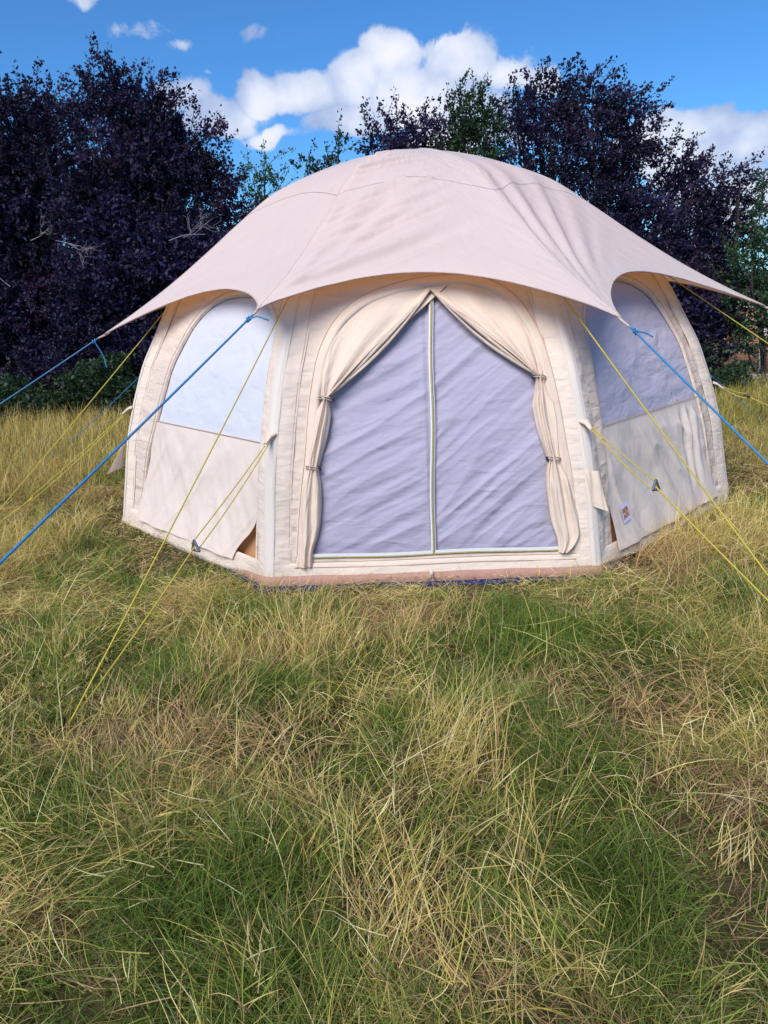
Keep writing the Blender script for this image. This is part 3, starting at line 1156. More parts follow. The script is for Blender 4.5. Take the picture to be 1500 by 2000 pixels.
def guy(name, label, mat, kc, pts, r=.0035, twostrand=0, tensioner=None, tail=None, lat=0.0, strap=False):
    """rope lying in the upright plane of a corner; pts are (radius, height)"""
    n, tg = basis(kc + .5)
    root = tag(empty(name), label, 'guy rope', 'guy ropes round the tent')
    W_ = [RP(kc + .5, *q) + tg * (lat * i) for i, q in enumerate(pts)]
    W_[-1][2] = float(gz(W_[-1][0], W_[-1][1])) + .01
    g = Geo()
    for i in range(len(W_) - 1):
        if i < twostrand:
            for e in (-1, 1):
                L_ = wire(W_[i], W_[i + 1])
                sp = np.sin(np.linspace(.15, 1, 14) * math.pi * .5) * .022
                L_ = L_ + (tg * .8 + np.array([0, 0, .6 if kc in (6, 7, 0) else -.6]))[None] * (e * sp)[:, None]
                g.tube(L_, r * .8, 6)
        else:
            g.tube(wire(W_[i], W_[i + 1]), r, 6)
    g.build('rope', mat, root)
    d = W_[1] - W_[0]
    if tail is not None:
        knot(root, W_[0] + d / np.linalg.norm(d) * .05, mat, d, tail, r)
    if strap:
        gg = Geo()
        tip_r, tip_z = TIPS.get(kc % 8, (2.5, 1.38))
        a, b = RP(kc + .5, tip_r - .05, tip_z + .02), W_[0] + d / np.linalg.norm(d) * .012
        gg.tube([a, (a + b) / 2 - (0, 0, .004), b], [.010, .007, .005], 6)
        gg.build('strap', M['strap'], root)
    if tensioner == 'metal':
        c = W_[1]
        gg = Geo()
        V = [c + tg * .000 + (0, 0, .040), c - tg * .020 - (0, 0, .020), c + tg * .032 - (0, 0, .024)]
        for e in (-1, 1):
            pass
        tri = np.array(V)
        th = n * .003
        gg.add(np.vstack([tri - th, tri + th]), np.array([(0, 1, 4, 3), (1, 2, 5, 4), (2, 0, 3, 5), (0, 2, 1, 1), (3, 4, 5, 5)])[:3])
        mid = tri.mean(0)
        for q0, q1 in ((0, 1), (1, 2), (2, 0)):
            a, b = tri[q0] * .82 + mid * .18, tri[q1] * .82 + mid * .18
            gg.tube([a, b], .007, 6)
        gg.build('tensioner', M['metal'], root)
    elif tensioner:
        c = W_[1]
        gg = Geo()
        d2 = (W_[2] - W_[0]) / np.linalg.norm(W_[2] - W_[0])
        gg.box(c, d2 * .022, tg * .012, np.cross(d2, tg) * .006)
        gg.build('tensioner', M[tensioner], root)
    if pts[-1][0] < 4.6 or True:
        peg(root, W_[-1], -n)
    place(root, (W_[-1][0], W_[-1][1], float(gz(W_[-1][0], W_[-1][1]))))
    return root


guy('guy_rope', 'pale blue rope off the left roof tip, with a long dangling knot tail', M['blue'], 4,
    [(2.47, 1.393), (4.94, .0)], .0042, tail=[(.02, 0, -.04), (.05, .0, -.11), (.06, .0, -.19)], strap=True)
guy('guy_rope', 'blue rope from the front left roof tip, crossing the white window to the left', M['blue'], 5,
    [(2.40, 1.535), (5.95, .0)], .0055, tail=[(.05, 0, .012), (.085, -.01, 0), (.11, -.01, -.01)], strap=True)
guy('guy_rope', 'blue rope from the front right roof tip, crossing the right-hand window', M['blue'], 6,
    [(2.66, 1.405), (5.06, .0)], .0050, tail=[(.05, 0, -.008), (.09, -.01, -.03)], strap=True)
guy('guy_rope', 'blue rope end tied to the far right roof tip at the edge of view', M['blue'], 7,
    [(2.68, 1.37), (5.0, .0)], .0042, tail=[(.03, 0, -.03), (.04, 0, -.08)], strap=True)
guy('guy_rope', 'thin blue rope behind the tent on the left, ending in golden grass', M['blue'], 3,
    [(2.48, 1.25), (4.45, .05)], .0036, tail=[(0, 0, -.04), (.01, 0, -.1)], strap=True)
guy('guy_rope', 'thin dark blue rope behind the tent on the right, before the hedge', M['blue'], 0,
    [(2.48, 1.25), (4.25, .05)], .0034, tail=[(0, 0, -.04), (.01, 0, -.1)], strap=True)
guy('guy_rope', 'yellow rope coming out under the left end of the roof', M['yellow'], 4,
    [(1.93, 1.615), (3.55, .0)], .0036)
guy('guy_rope', 'double yellow rope from the low loop on the left edge of the tent', M['yellow'], 4,
    [(2.37, .84), (3.122, .275), (3.58, .0)], .0036, twostrand=1, tensioner='yellow')
guy('guy_rope', 'long yellow rope from under the roof past the left window to the near grass', M['yellow'], 5,
    [(1.95, 1.665), (4.02, .0)], .0038)
guy('guy_rope', 'double yellow rope with a grey triangular tensioner left of the door', M['yellow'], 5,
    [(2.36, .835), (3.112, .465), (4.02, .0)], .0040, twostrand=1, tensioner='metal', lat=.0)
guy('guy_rope', 'yellow rope from under the roof down across the right window', M['yellow'], 6,
    [(1.90, 1.70), (4.17, .0)], .0040)
guy('guy_rope', 'double yellow rope with a small tensioner right of the door', M['yellow'], 6,
    [(2.40, .845), (2.922, .632), (4.29, .0)], .0042, twostrand=1, tensioner='metal')
guy('guy_rope', 'yellow rope under the raised far right roof tip', M['yellow'], 7,
    [(1.93, 1.66), (4.35, .0)], .0038)
guy('guy_rope', 'double yellow rope with a black tensioner off the right edge of the tent', M['yellow'], 7,
    [(2.40, .84), (2.56, .778), (4.4, .0)], .0036, twostrand=1, tensioner='black')

# ------------------------------------------------------------------ grass
def octo_inside(x, y, margin=0.0):
    dx, dy = x - CX, y - CY
    r = np.hypot(dx, dy)
    a = (np.arctan2(dy, dx) - YAW + math.pi / 8) % (math.pi / 4) - math.pi / 8
    return r * np.cos(a) < R0 * C8 + margin


def blades(n, xr, yr, dens, length, width, lean, seg, palette, flow=0.0, seed=0, droop=(.3, 1.2), zoff=0.0, mask=None, heads=False, tuft=False, curl=.35, bunch=1, spread=(.02, .3)):
    """a field of bent ribbons; palette(x, y, q) -> colours"""
    r = np.random.default_rng(seed)
    nb_ = max(1, n // bunch)
    bx_, by_ = r.uniform(xr[0], xr[1], nb_), r.uniform(yr[0], yr[1], nb_)
    kb = r.uniform(0, 1, nb_) < dens(bx_, by_)
    bx_, by_ = bx_[kb], by_[kb]
    nb_ = len(bx_)
    bid = np.repeat(np.arange(nb_), bunch)
    n = len(bid)
    keep = r.uniform(0, 1, n) < r.uniform(.4, 1, nb_)[bid]
    bid = bid[keep]
    n = len(bid)
    jr = spread[0] * r.uniform(.5, 1.6, nb_)[bid]
    x = bx_[bid] + r.normal(0, 1, n) * jr
    y = by_[bid] + r.normal(0, 1, n) * jr
    baz, bth, bl, bq = r.uniform(0, 2 * math.pi, nb_), r.uniform(0, 1, nb_), r.uniform(.65, 1.25, nb_), r.uniform(0, 1, nb_)
    if bunch == 1:
        bl[:] = 1
    keep = np.ones(n, bool)
    keep &= ~octo_inside(x, y, .03)
    if mask is not None:
        keep &= mask(x, y)
    x, y, bid = x[keep], y[keep], bid[keep]
    n = len(x)
    q = np.clip(bq[bid] + r.normal(0, .16, n), 0, .999) if bunch > 1 else r.uniform(0, 1, n)
    L = length[0] + (length[1] - length[0]) * r.beta(1.6, 2.2, n)
    L = L * bl[bid]
    dt = np.hypot(x - CX, y - CY) - 2.42
    L = L * (.22 + .78 * sstep(.0, .55, dt) if heads is False and lean[1] > .9 else 1.0)
    L = L * np.where((x > 2.2) & (y > 5.2), .78, 1.0)
    L = L * (.35 + .65 * sstep(.08, .45, np.hypot(x + 1.35, (y - 2.72) * .7)))      # trodden round the near peg
    if tuft:
        L = L * np.clip(-.15 + 2.4 * fbm(x * 3.38, y * 3.38, 441, 2), .3, 1.9)
    fl = fbm(x * .55 + 31, y * .55, 301, 2) * 4 * math.pi + fbm(x * 1.9, y * 1.9, 305) * 5.0
    usef = (r.uniform(0, 1, nb_) < flow)[bid]
    az = np.where(usef, fl, baz[bid]) + r.normal(0, spread[1], n)
    th = lean[0] + (lean[1] - lean[0]) * np.clip(bth[bid] + r.normal(0, .22, n), 0, 1)
    if flow > 0:
        flat = sstep(.35, .65, fbm(x * .8, y * .8 + 9, 311))
        th = th * (.65 + .45 * flat)
    dth = r.uniform(droop[0], droop[1], n) / seg
    daz = r.normal(0, curl, n) / seg
    P = np.zeros((n, seg + 1, 3))
    P[:, 0] = np.stack([x, y, gz(x, y) - .01 + zoff * r.uniform(0, 1, n)], -1)
    for i in range(seg):
        st = L / seg
        d = np.stack([np.sin(th) * np.cos(az), np.sin(th) * np.sin(az), np.cos(th)], -1)
        P[:, i + 1] = P[:, i] + d * st[:, None]
        th = np.minimum(th + dth * (1 + .4 * i), 1.75)
        az = az + daz
    P[:, :, 2] = np.maximum(P[:, :, 2], (gz(P[:, :, 0], P[:, :, 1]) + .006))
    inside = octo_inside(P[:, :, 0], P[:, :, 1], .012).any(1)
    if inside.any():
        P = P[~inside]
        q, az, x, y, L = q[~inside], az[~inside], x[~inside], y[~inside], L[~inside]
        n = len(P)
    w0 = (width[0] + (width[1] - width[0]) * r.uniform(0, 1, n)) * (1 + .11 * np.clip(P[:, 0, 1] - 2.5, 0, 8))
    roll = r.uniform(-.9, .9, n)
    side = np.stack([-np.sin(az) * np.cos(roll), np.cos(az) * np.cos(roll), np.sin(roll)], -1)
    tp = np.linspace(0, 1, seg + 1)
    prof = (1 - tp ** 2.2) * .92 + .08
    if heads:
        prof = prof * .7
        prof[-2] *= 2.2
        prof[-1] *= .5
    off = side[:, None, :] * (w0[:, None] * prof[None])[..., None] * .5
    V = np.stack([P - off, P + off], 2).reshape(n, -1, 3)
    base = np.arange(n)[:, None, None] * (2 * (seg + 1))
    i = np.arange(seg)[None, :, None] * 2
    Fc = base + i + np.array([0, 1, 3, 2])[None, None]
    c = palette(P[:, 0, 0], P[:, 0, 1], q, r)
    tipc = np.clip(c * 1.12 + np.array([.02, .012, 0.0]), 0, 1)
    cc = c[:, None] * (1 - tp[None, :, None]) + tipc[:, None] * tp[None, :, None]
    cc = np.repeat(cc, 2, axis=1)
    return V.reshape(-1, 3), Fc.reshape(-1, 4), cc.reshape(-1, 3)


def pick(cols, idx):
    return np.array(cols)[idx]


def dry(x, y):
    """how dry the sward is at a spot: 0 green, 1 straw"""
    d = .28 * fbm(x * .75 + 2, y * .9 + 4, 401, 2) + .72 * (.5 + 1.25 * (fbm(x * 2.6 + 7, y * 2.6, 403, 3) - .5))
    d = d + .22 * sstep(4.3, 6.0, y) * (np.abs(x - .3) > 1.6)
    d = d + .08 * sstep(.0, 2.5, x) + .16 * (fbm(x * 3.1, y * 3.1, 405, 2) - .5) - .055
    return d


def pal_green(x, y, q, r):
    n = len(x)
    cols = [(.120, .190, .038), (.16, .24, .050), (.100, .160, .046), (.21, .27, .066), (.26, .29, .075), (.42, .37, .15)]
    d = dry(x, y)
    idx = np.clip((q * 4 + (d - .42) * 9 + r.normal(0, .6, n)).astype(int), 0, 5)
    c = pick(cols, idx)
    return c * r.uniform(.6, 1.4, n)[:, None] * (.65 + .7 * fbm(x * 5, y * 5, 451))[:, None]


def pal_straw(x, y, q, r):
    n = len(x)
    cols = [(.62, .47, .16), (.74, .60, .26), (.48, .42, .11), (.30, .36, .07), (.54, .35, .19), (.85, .74, .42), (.28, .17, .09)]
    idx = r.choice(7, n, p=[.24, .22, .16, .13, .08, .11, .06])
    pink = fbm(x * 1.3 + 7, y * 1.3, 411) > .60
    idx = np.where(pink & (q < .55), 4, idx)
    c = pick(cols, idx)
    return c * r.uniform(.8, 1.2, n)[:, None]


def pal_thatch(x, y, q, r):
    n = len(x)
    cols = [(.30, .21, .11), (.42, .31, .16), (.38, .23, .15), (.50, .40, .23), (.18, .12, .07)]
    idx = r.integers(0, 5, n)
    return pick(cols, idx) * r.uniform(.75, 1.25, n)[:, None]


def pal_gold(x, y, q, r):
    n = len(x)
    cols = [(.52, .38, .12), (.62, .48, .19), (.44, .32, .10), (.30, .29, .06), (.68, .55, .28)]
    idx = r.choice(5, n, p=[.34, .24, .2, .12, .10])
    # the right-hand field is greener
    idx = np.where((x > 1) & (q < .45), 3, idx)
    return pick(cols, idx) * r.uniform(.8, 1.2, n)[:, None]


def infront(x, y):
    """keep to the wedge that the place is seen from, with room at the sides"""
    return (np.abs(x - .1) < .62 * y + 1.3)


def tallmask(x, y):
    d = np.hypot(x - CX, y - CY)
    e = fbm(x * .9, y * .9, 421) * 1.6
    return (y + e > 6.2) & (d > 2.72 + e * .12)


def clump(x, y, f=2.6, sd=441):
    return .5 + 1.25 * (fbm(x * f * 1.3, y * f * 1.3, sd, 2) - .5)


def dens_green(x, y):
    return np.clip(.30 + (clump(x, y) - .40) * 4.5, .30, 1) * np.clip(1.1 - (dry(x, y) - .5) * 2.2, .45, 1)


def dens_straw(x, y):
    return np.clip((dry(x, y) - .30) * 4.0, .36, 1) * np.clip(.45 + (clump(x, y, 2.1, 443) - .35) * 3.0, .2, 1)


def dens_thatch(x, y):
    return np.clip((dry(x, y) - .40) * 5.0, .28, 1)


sets = []
# thatch: short dead blades lying flat
sets.append(blades(130000, (-2.6, 2.8), (.6, 3.6), dens_thatch, (.05, .17), (.0018, .0034), (1.15, 1.62), 2, pal_thatch, .35, 21, (.0, .3), .05, mask=infront, bunch=10, spread=(.04, .5)))
sets.append(blades(170000, (-5.2, 5.6), (3.4, 7.2), dens_thatch, (.06, .18), (.0022, .0040), (1.1, 1.6), 2, pal_thatch, .35, 22, (.0, .3), .05, mask=infront, bunch=10, spread=(.05, .5)))
# near turf, thick and fine, in tufts
sets.append(blades(400000, (-2.6, 2.8), (.6, 3.6), dens_green, (.05, .17), (.0020, .0040), (.15, 1.45), 3, pal_green, .3, 1, (.4, 1.6), mask=infront, tuft=True, bunch=16, spread=(.022, .7)))
sets.append(blades(480000, (-5.2, 5.6), (3.4, 7.2), dens_green, (.05, .15), (.0026, .0042), (.2, 1.45), 3, pal_green, .3, 2, (.4, 1.6), mask=infront, tuft=True, bunch=16, spread=(.03, .7)))
sets.append(blades(14000, (-2.6, 2.8), (.6, 3.8), dens_green, (.06, .16), (.0045, .0080), (.3, 1.3), 4, pal_green, .3, 41, (.6, 1.8), mask=infront, bunch=7, spread=(.018, 1.2)))
# lodged straw lying over it in swirls and wisps
sets.append(blades(95000, (-2.6, 2.8), (.6, 3.6), dens_straw, (.05, .19), (.0018, .0036), (.9, 1.60), 4, pal_straw, .25, 3, (-.4, .8), .13, mask=infront, curl=.5, bunch=9, spread=(.032, .45)))
sets.append(blades(17000, (-2.6, 2.8), (.6, 3.6), dens_straw, (.18, .42), (.0014, .0030), (.8, 1.6), 6, pal_straw, .25, 33, (-.2, .8), .13, mask=infront, curl=.5, bunch=5, spread=(.04, .35)))
sets.append(blades(150000, (-5.2, 5.6), (3.4, 7.2), dens_straw, (.08, .25), (.0019, .0032), (1.05, 1.62), 4, pal_straw, .3, 4, (-.4, .6), .10, mask=infront, curl=.7, bunch=9, spread=(.045, .30)))
# upright thin stems with seed heads here and there
sets.append(blades(5000, (-3.0, 3.2), (.9, 7.0), lambda x, y: np.clip((fbm(x * 1.1, y * 1.1, 431) - .45) * 6, .05, 1), (.22, .46), (.0014, .0026), (.1, 1.0), 6, pal_straw, .5, 5, (.3, 1.2), mask=infront, heads=True, bunch=3, spread=(.03, .6)))
gv, gf, gc, nn_ = [], [], [], 0
for (V, Fc, cc) in sets:
    gv.append(V)
    gf.append(Fc + nn_)
    gc.append(cc)
    nn_ += len(V)
grass = mesh_obj('grass', np.concatenate(gv), np.concatenate(gf), M['grass'], None, False, None, np.concatenate(gc))
tag(grass, 'tangled green and straw coloured meadow grass in front of the tent', 'grass', kind='stuff')

sets = []
sets.append(blades(170000, (-11, 11.5), (4.6, 13.5), lambda x, y: 1 - .04 * (y - 4) + 0 * x, (.24, .50), (.0022, .0036), (.0, .40), 4, pal_gold, .3, 6, (.15, .9), bunch=6, spread=(.06, .8), mask=lambda x, y: tallmask(x, y) & infront(x, y), heads=True))
sets.append(blades(90000, (-11, 11.5), (4.6, 13.5), lambda x, y: 1 + 0 * x, (.10, .26), (.0034, .0055), (.1, .9), 3, pal_green, .3, 7, (.3, 1.2), bunch=8, spread=(.05, .8), mask=lambda x, y: tallmask(x, y) & infront(x, y)))
# tussocks leaning on the right-hand foot of the tent and beside the near left peg
def tuss(x, y):
    c = np.zeros_like(x, bool)
    for (cx, cy, rad) in ((1.95, 4.15, .42), (2.35, 4.45, .35), (1.65, 3.8, .22), (-1.0, 3.55, .20), (-2.6, 4.6, .5), (2.7, 4.1, .4), (.2, 2.2, .22), (1.6, 2.7, .3), (-.35, 3.0, .2), (2.0, 3.2, .3)):
        c |= np.hypot(x - cx, y - cy) < rad
    return c


sets.append(blades(150000, (-3.2, 3.2), (1.8, 5.2), lambda x, y: .55 + 0 * x, (.18, .42), (.0018, .0032), (.1, .85), 4, pal_straw, .5, 8, (.4, 1.5), mask=tuss, bunch=12, spread=(.05, .5)))
gv, gf, gc, nn_ = [], [], [], 0
for (V, Fc, cc) in sets:
    gv.append(V)
    gf.append(Fc + nn_)
    gc.append(cc)
    nn_ += len(V)
tg_ = mesh_obj('tall_grass', np.concatenate(gv), np.concatenate(gf), M['grass'], None, False, None, np.concatenate(gc))
tag(tg_, 'tall golden seeding grass on both sides of and behind the tent', 'grass', kind='stuff')


# ------------------------------------------------------------------ trees
def leaves(P, D, size, pal, r, droop=.3):
    n = len(P)
    up = r.normal(0, 1, (n, 3))
    D = D + r.normal(0, .75, (n, 3))
    D[:, 2] -= droop * .4
    D /= np.linalg.norm(D, axis=1, keepdims=True)
    S = np.cross(D, up)
    S /= np.linalg.norm(S, axis=1, keepdims=True) + 1e-9
    N = np.cross(S, D)
    L = (size[0] + (size[1] - size[0]) * r.uniform(0, 1, n))[:, None]
    W = L * .30
    V = np.stack([P, P + D * L * .5 + S * W + N * L * .12, P + D * L, P + D * L * .5 - S * W + N * L * .12], 1)
    base = np.arange(n)[:, None, None] * 4
    Fc = base + np.array([[0, 1, 2], [0, 2, 3]])[None]
    c = pal(P, r)
    return V.reshape(-1, 3), Fc.reshape(-1, 3), np.repeat(c, 4, axis=0)


def pal_purple(P, r):
    cols = np.array([(.017, .014, .042), (.025, .019, .058), (.013, .012, .036), (.038, .020, .044), (.028, .028, .078)])
    n = len(P)
    patch = (fbm(P[:, 0] * 1.2, P[:, 2] * 1.2, 501) * 5).astype(int)
    idx = np.where(r.uniform(0, 1, n) < .5, np.clip(patch, 0, 4), r.integers(0, 5, n))
    cl = .45 + 1.9 * fbm(P[:, 0] * 2.3 + P[:, 1], P[:, 2] * 2.8, 503, 2) ** 1.5
    return cols[idx] * (r.uniform(.75, 1.3, n) * cl * .98)[:, None]


def pal_dgreen(P, r):
    cols = np.array([(.022, .050, .026), (.035, .070, .030), (.018, .038, .028), (.05, .09, .035)])
    return cols[r.integers(0, 4, len(P))] * r.uniform(.7, 1.3, len(P))[:, None]


def pal_mgreen(P, r):
    cols = np.array([(.035, .085, .045), (.05, .11, .05), (.03, .065, .045), (.07, .13, .05)])
    return cols[r.integers(0, 4, len(P))] * r.uniform(.7, 1.3, len(P))[:, None]


def pal_lgreen(P, r):
    cols = np.array([(.06, .13, .035), (.09, .17, .05), (.05, .10, .04), (.12, .18, .06)])
    return cols[r.integers(0, 4, len(P))] * r.uniform(.7, 1.3, len(P))[:, None]


def tree(name, label, cat, Y, blobs, base_px, pal, mat, seed, per=3400, size=(.042, .074), depth=1.0, wind=(.25, 0, .35), sprigs=1.0,
         twig=.42, stems=4, group=None, dead=()):
    r = np.random.default_rng(seed)
    root = tag(empty(name), label, cat, group)
    bx = at(base_px, 700, Y)[0]
    base = np.array([bx, Y, float(gz(bx, Y))])
    root.location = tuple(base)
    LP_, LD_, LF_ = [], [], []
    B = []
    for (px, py, rx, ry) in blobs:
        c = at(px, py, Y)
        k = (Y * math.cos(PITCH) - (c[2] - CAM_H) * math.sin(PITCH)) / F
        B.append((c, rx * k, ry * k))
    wood = Geo()
    # trunk and limbs
    mids = []
    for (c, rx, rz_) in B:
        cc = c.copy()
        cc[1] = Y + r.normal(0, .15)
        mid = base * .45 + cc * .55
        mid[:2] = base[:2] * .35 + cc[:2] * .65 + r.normal(0, .1, 2)
        mid[2] = base[2] + (cc[2] - base[2]) * .5
        end = cc + np.array([0, 0, rz_ * .3])
        ln = resample(np.array([base + r.normal(0, .08, 3) * (1, 1, 0), base * .7 + mid * .3, mid, cc, end]), 14)
        h = max(.015, min(.045, .012 * np.linalg.norm(cc - base)))
        wood.tube(ln, np.linspace(h, .008, 14), 6)
        mids.append(ln)
    bi = 0
    for (c, rx, rz_) in B:
        area = math.pi * rx * rz_
        ry = min(depth, max(rx, rz_) * .9)
        ntip = max(6, int(area * per / 42))
        u = r.normal(0, 1, (ntip, 3))
        u /= np.linalg.norm(u, axis=1, keepdims=True)
        rad = r.uniform(.15, 1, ntip) ** .45
        q = u * rad[:, None] * np.array([rx, ry, rz_])
        q[:, 1] = np.where(q[:, 1] > .3 * ry, -q[:, 1], q[:, 1])      # more on the seen side
        start = c + np.array([0, 0, 0]) + q * .8
        start[:, 1] += 0
        d = u * np.array([1, 1, 1]) + np.array(wind) + r.normal(0, .35, (ntip, 3))
        d /= np.linalg.norm(d, axis=1, keepdims=True)
        tl = twig * r.uniform(.5, 1.25, ntip)
        # leaves along every twig, bending over
        per_tip = 42
        tt = r.uniform(0, 1, (ntip, per_tip)) ** .8
        cur = r.normal(0, .25, (ntip, 3))
        LPs = start[:, None] + d[:, None] * (tl[:, None] * tt)[..., None] + cur[:, None] * (tl[:, None] * tt ** 2)[..., None] * .6
        LPs = LPs + r.normal(0, .045, LPs.shape) * (1.15 - .8 * tt[..., None])
        LP_.append(LPs.reshape(-1, 3))
        LD_.append(np.repeat(d, per_tip, axis=0))
        # twigs in wood
        ln = mids[bi]
        for j in r.choice(ntip, max(3, ntip // 4), replace=False):
            a = ln[r.integers(7, 13)]
            s0, e0 = start[j], start[j] + d[j] * tl[j] + cur[j] * tl[j] * .6
            wood.tube(resample(np.array([a, (a + s0) / 2 + (0, 0, .05), s0, e0]), 7), np.linspace(.012, .003, 7), 4)
        # long sprigs that break the outline
        ns = int(sprigs * 7 * (rx + rz_))
        for j in range(ns):
            an = r.uniform(-.35, math.pi + .35)
            o0 = c + np.array([math.cos(an) * rx * .85, r.uniform(-.5, .3) * ry, math.sin(an) * rz_ * .85])
            dd = np.array([math.cos(an) * .7 + wind[0] * 1.6, r.normal(0, .2), math.sin(an) * .7 + .55])
            dd /= np.linalg.norm(dd)
            sl_ = r.uniform(.25, .62)
            bend = np.array([.25, 0, -.25]) * r.uniform(-.3, 1)
            tt = np.linspace(0, 1, 9)
            ctr = o0 + dd * sl_ * tt[:, None] + bend * sl_ * (tt ** 2)[:, None]
            wood.tube(ctr, np.linspace(.006, .002, 9), 4)
            m_ = r.integers(16, 40)
            t2 = r.uniform(.15, 1, m_)
            pp = o0 + dd * (sl_ * t2)[:, None] + bend * (sl_ * t2 ** 2)[:, None] + r.normal(0, .03, (m_, 3))
            LP_.append(pp)
            LD_.append(np.tile(dd, (m_, 1)))
        nf = int(area * per * (.75 if min(rx, rz_) > .78 else .06))
        u = r.normal(0, 1, (nf, 3))
        u /= np.linalg.norm(u, axis=1, keepdims=True)
        q = u * (r.uniform(0, 1, nf) ** .4)[:, None] * np.array([rx * .82, ry * .8, rz_ * .82])
        LF_.append(c + q)
        bi += 1
    P_ = np.concatenate(LP_)
    D_ = np.concatenate(LD_)
    zg = gz(P_[:, 0], P_[:, 1])
    ok = P_[:, 2] > zg + .05
    V, Fc, col = leaves(P_[ok], D_[ok], size, pal, r)
    Q_ = np.concatenate(LF_)
    Q_ = Q_[Q_[:, 2] > gz(Q_[:, 0], Q_[:, 1]) + .05]
    V2, F2, c2 = leaves(Q_, np.tile([0, -.2, .2], (len(Q_), 1)), (size[1], size[1] * 1.7), pal, r)
    Fc = np.concatenate([Fc, F2 + len(V)])
    V, col = np.concatenate([V, V2]), np.concatenate([col, c2])
    cr = mesh_obj('crown', V, Fc, mat, root, False, None, col)
    inv = Matrix.Translation(tuple(-base))
    cr.matrix_parent_inverse = inv
    tk = wood.build('trunk', M['bark'], root)
    tk.matrix_parent_inverse = inv
    for (px, py, ang, ln_) in dead:
        g = Geo()
        p0 = at(px, py, Y - .95)
        def br(p, a, el, l, dep):
            e = p + np.array([math.cos(a) * math.cos(el), r.normal(0, .15), math.sin(a) * math.cos(el)]) * l
            m_ = (p + e) / 2 + r.normal(0, l * .10, 3)
            g.tube(resample(np.array([p, m_, e]), 7), np.linspace(.007 * (.7 ** dep), .0035 * (.7 ** dep), 7), 4)
            if dep < 3:
                for _ in range(3 if dep < 2 else 2):
                    br(p + (e - p) * r.uniform(.35, 1), a + r.normal(0, .65), el, l * r.uniform(.45, .75), dep + 1)
        br(p0, ang, 0, ln_, 0)
        db = g.build('dead_branch', M['deadwood'], root)
        db.matrix_parent_inverse = inv
    return root


GT = 'trees of the hedge behind the tent'
tree('plum_tree', 'dark purple leaved tree at the left edge of view', 'tree', 13.6,
     [(20, 260, 90, 80), (85, 215, 45, 45), (-60, 330, 120, 120), (20, 400, 120, 130), (110, 320, 70, 100), (30, 560, 150, 140), (-100, 600, 150, 180), (60, 690, 150, 80)],
     30, pal_purple, M['leaf'], 11, group=GT, dead=((60, 470, .5, .38), (20, 560, 2.2, .5)))
tree('plum_tree', 'tallest dark purple tree, left of the tent, with pale bare twigs', 'tree', 13.2,
     [(215, 190, 45, 55), (265, 235, 60, 55), (320, 215, 40, 40), (190, 260, 60, 70), (300, 320, 95, 95), (385, 305, 45, 50), (400, 380, 65, 70), (440, 430, 40, 60),
      (210, 420, 110, 110), (330, 500, 120, 110), (430, 560, 110, 120), (200, 600, 130, 120), (330, 680, 150, 100), (160, 720, 120, 60), (560, 620, 130, 150)],
     270, pal_purple, M['leaf'], 12, group=GT, dead=((330, 470, .1, .62), (110, 470, -.3, .36), (560, 600, .5, .3)))
tree('plum_tree', 'low purple tree with ragged top just right of the blue gap, behind the roof', 'tree', 13.8,
     [(745, 285, 32, 40), (800, 275, 50, 32), (850, 270, 45, 30), (800, 360, 110, 60)],
     800, pal_purple, M['leaf'], 13, group=GT, sprigs=1.3)
tree('hedge_tree', 'dark green tree between the purple trees above the roof', 'tree', 13.4,
     [(905, 250, 42, 45), (945, 245, 40, 40), (920, 330, 80, 50)],
     920, pal_dgreen, M['leafg'], 14, group=GT)
tree('plum_tree', 'broad dark purple tree behind the right slope of the roof', 'tree', 13.2,
     [(1070, 205, 50, 42), (1150, 205, 60, 45), (1010, 225, 45, 35), (1225, 225, 45, 28), (1060, 290, 90, 60), (1180, 300, 80, 60), (1240, 280, 35, 35), (1150, 400, 110, 80), (1260, 470, 90, 80),
      (1300, 580, 110, 100), (1360, 660, 70, 90), (1200, 560, 120, 120), (1400, 600, 50, 60)],
     1180, pal_purple, M['leaf'], 15, group=GT, wind=(.45, 0, .35), sprigs=1.3)
tree('plum_tree', 'lower purple tree near the right edge, its shoots blown to the right', 'tree', 13.5,
     [(1330, 320, 35, 30), (1310, 380, 50, 45), (1380, 375, 42, 35), (1430, 370, 38, 25), (1400, 440, 55, 45), (1340, 460, 60, 50), (1420, 490, 45, 40), (1350, 540, 60, 60)],
     1360, pal_purple, M['leaf'], 16, group=GT, sprigs=1.3, wind=(.5, 0, .3))
tree('hedge_tree', 'feathery green tree at the right edge of view', 'tree', 12.7,
     [(1480, 440, 45, 45), (1500, 530, 60, 60), (1450, 540, 40, 50), (1460, 620, 55, 55), (1520, 640, 60, 60), (1425, 700, 35, 45), (1570, 500, 70, 120)],
     1500, pal_mgreen, M['leafg'], 17, per=1700, group=GT, sprigs=1.5)
tree('sapling', 'light green sapling rising beside the left purple tree', 'tree', 14.6,
     [(515, 330, 16, 26), (505, 375, 26, 26), (490, 410, 26, 26), (530, 395, 20, 20), (520, 450, 40, 50)],
     505, pal_lgreen, M['leafg'], 18, per=900, group=GT, sprigs=1.2, twig=.3)
tree('sapling', 'two thin green shoots against the blue sky left of the tent top', 'tree', 14.6,
     [(660, 300, 10, 22), (650, 335, 22, 18), (600, 325, 16, 8), (620, 350, 26, 14), (640, 420, 60, 50)],
     640, pal_dgreen, M['leafg'], 19, per=900, group=GT, sprigs=1.0, twig=.25)

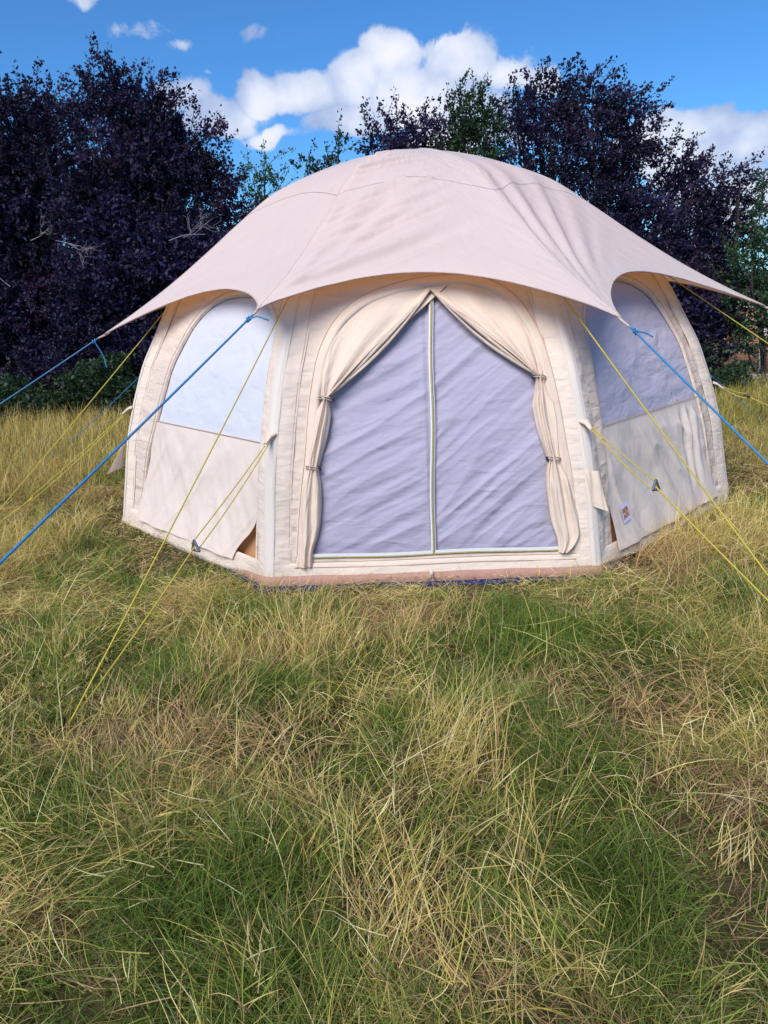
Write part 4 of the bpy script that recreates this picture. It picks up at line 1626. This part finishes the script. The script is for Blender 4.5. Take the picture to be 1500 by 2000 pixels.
# undergrowth of nettles and brambles along the foot of the hedge
r = np.random.default_rng(77)
LPs, LDs = [], []
for (x0, x1, yy, hh, n) in ((-9.5, -1.5, 12.0, .62, 26000), (3.6, 6.3, 12.4, .36, 7000), (-1.5, 3.6, 12.4, .7, 4000)):
    x = r.uniform(x0, x1, n)
    top = hh * (.55 + .9 * fbm(x * 1.3, 0 * x, 601, 3))
    top = np.where((x > -5.2) & (x < -4.1), top * 1.6, top)
    y = yy + r.normal(0, .35, n)
    z = gz(x, y) + top * r.uniform(0, 1, n) ** .6
    LPs.append(np.stack([x, y, z], -1))
    LDs.append(np.tile([0, -.5, .3], (n, 1)))
V, Fc, col = leaves(np.concatenate(LPs), np.concatenate(LDs), (.05, .10), pal_dgreen, r)
ug = mesh_obj('undergrowth', V, Fc, M['leafg'], None, False, None, col)
tag(ug, 'low dark green brambles and nettles along the foot of the hedge', 'undergrowth', kind='stuff')

# ------------------------------------------------------------------ brick wall and path glimpsed at the right edge
m, t = new_mat('brick')
o_ = t.n('ShaderNodeOutputMaterial')
tcn = t.n('ShaderNodeTexCoord')
pb = t.n('ShaderNodeBsdfPrincipled')
pb.inputs['Roughness'].default_value = 0.9
bk = t.n('ShaderNodeTexBrick')
mpn = t.n('ShaderNodeMapping')
mpn.inputs['Rotation'].default_value = (math.pi / 2, 0, 0)
t.l(tcn.outputs['Object'], mpn.inputs[0])
t.l(mpn.outputs[0], bk.inputs['Vector'])
bk.inputs['Color1'].default_value = (.36, .13, .07, 1)
bk.inputs['Color2'].default_value = (.28, .11, .07, 1)
bk.inputs['Mortar'].default_value = (.35, .30, .26, 1)
bk.inputs['Scale'].default_value = 1.0
bk.inputs['Brick Width'].default_value = .225
bk.inputs['Row Height'].default_value = .075
bk.inputs['Mortar Size'].default_value = .008
t.l(bk.outputs[0], pb.inputs['Base Color'])
t.l(pb.outputs[0], o_.inputs[0])
YW = 19.0
wl, wr_ = at(1470, 740, YW)[0] - 1.2, at(1500, 740, YW)[0] + 6
zb = float(gz(8, YW)) - .05
wallr = empty('brick_wall', ((wl + wr_) / 2, YW, zb))
tag(wallr, 'low red brick wall glimpsed through the trees at the right edge', 'wall')
g = Geo()
g.box(((wl + wr_) / 2, YW, zb + .85), ((wr_ - wl) / 2, 0, 0), (0, .11, 0), (0, 0, .85))
o = g.build('brickwork', m, wallr, False)
g2 = Geo()
g2.box(((wl + wr_) / 2, YW, zb + 1.73), ((wr_ - wl) / 2 + .03, 0, 0), (0, .15, 0), (0, 0, .03))
o2 = g2.build('coping', plain('coping_stone', (.35, .32, .28), .9), wallr, False)
g3 = Geo()
px_ = at(1487, 700, YW - .2)[0]
g3.box((px_, YW - .17, zb + .6), (.06, 0, 0), (0, .05, 0), (0, 0, .6))
o3 = g3.build('post', plain('concrete_post', (.38, .37, .35), .9), wallr, False)
for q in (o, o2, o3):
    q.matrix_parent_inverse = Matrix.Translation((-(wl + wr_) / 2, -YW, -zb))
pxs = np.linspace(4.5, 16, 60)
pys = np.linspace(14.6, 17.2, 10)
PX, PY = np.meshgrid(pxs, pys, indexing='ij')
pth = mesh_obj('path', np.stack([PX, PY, gz(PX, PY) + .02], -1), grid_faces(60, 10), plain('path_dust', (.40, .34, .27), .95, var=.2, scale=3))
tag(pth, 'pale dusty track beyond the hedge on the right', kind='structure')
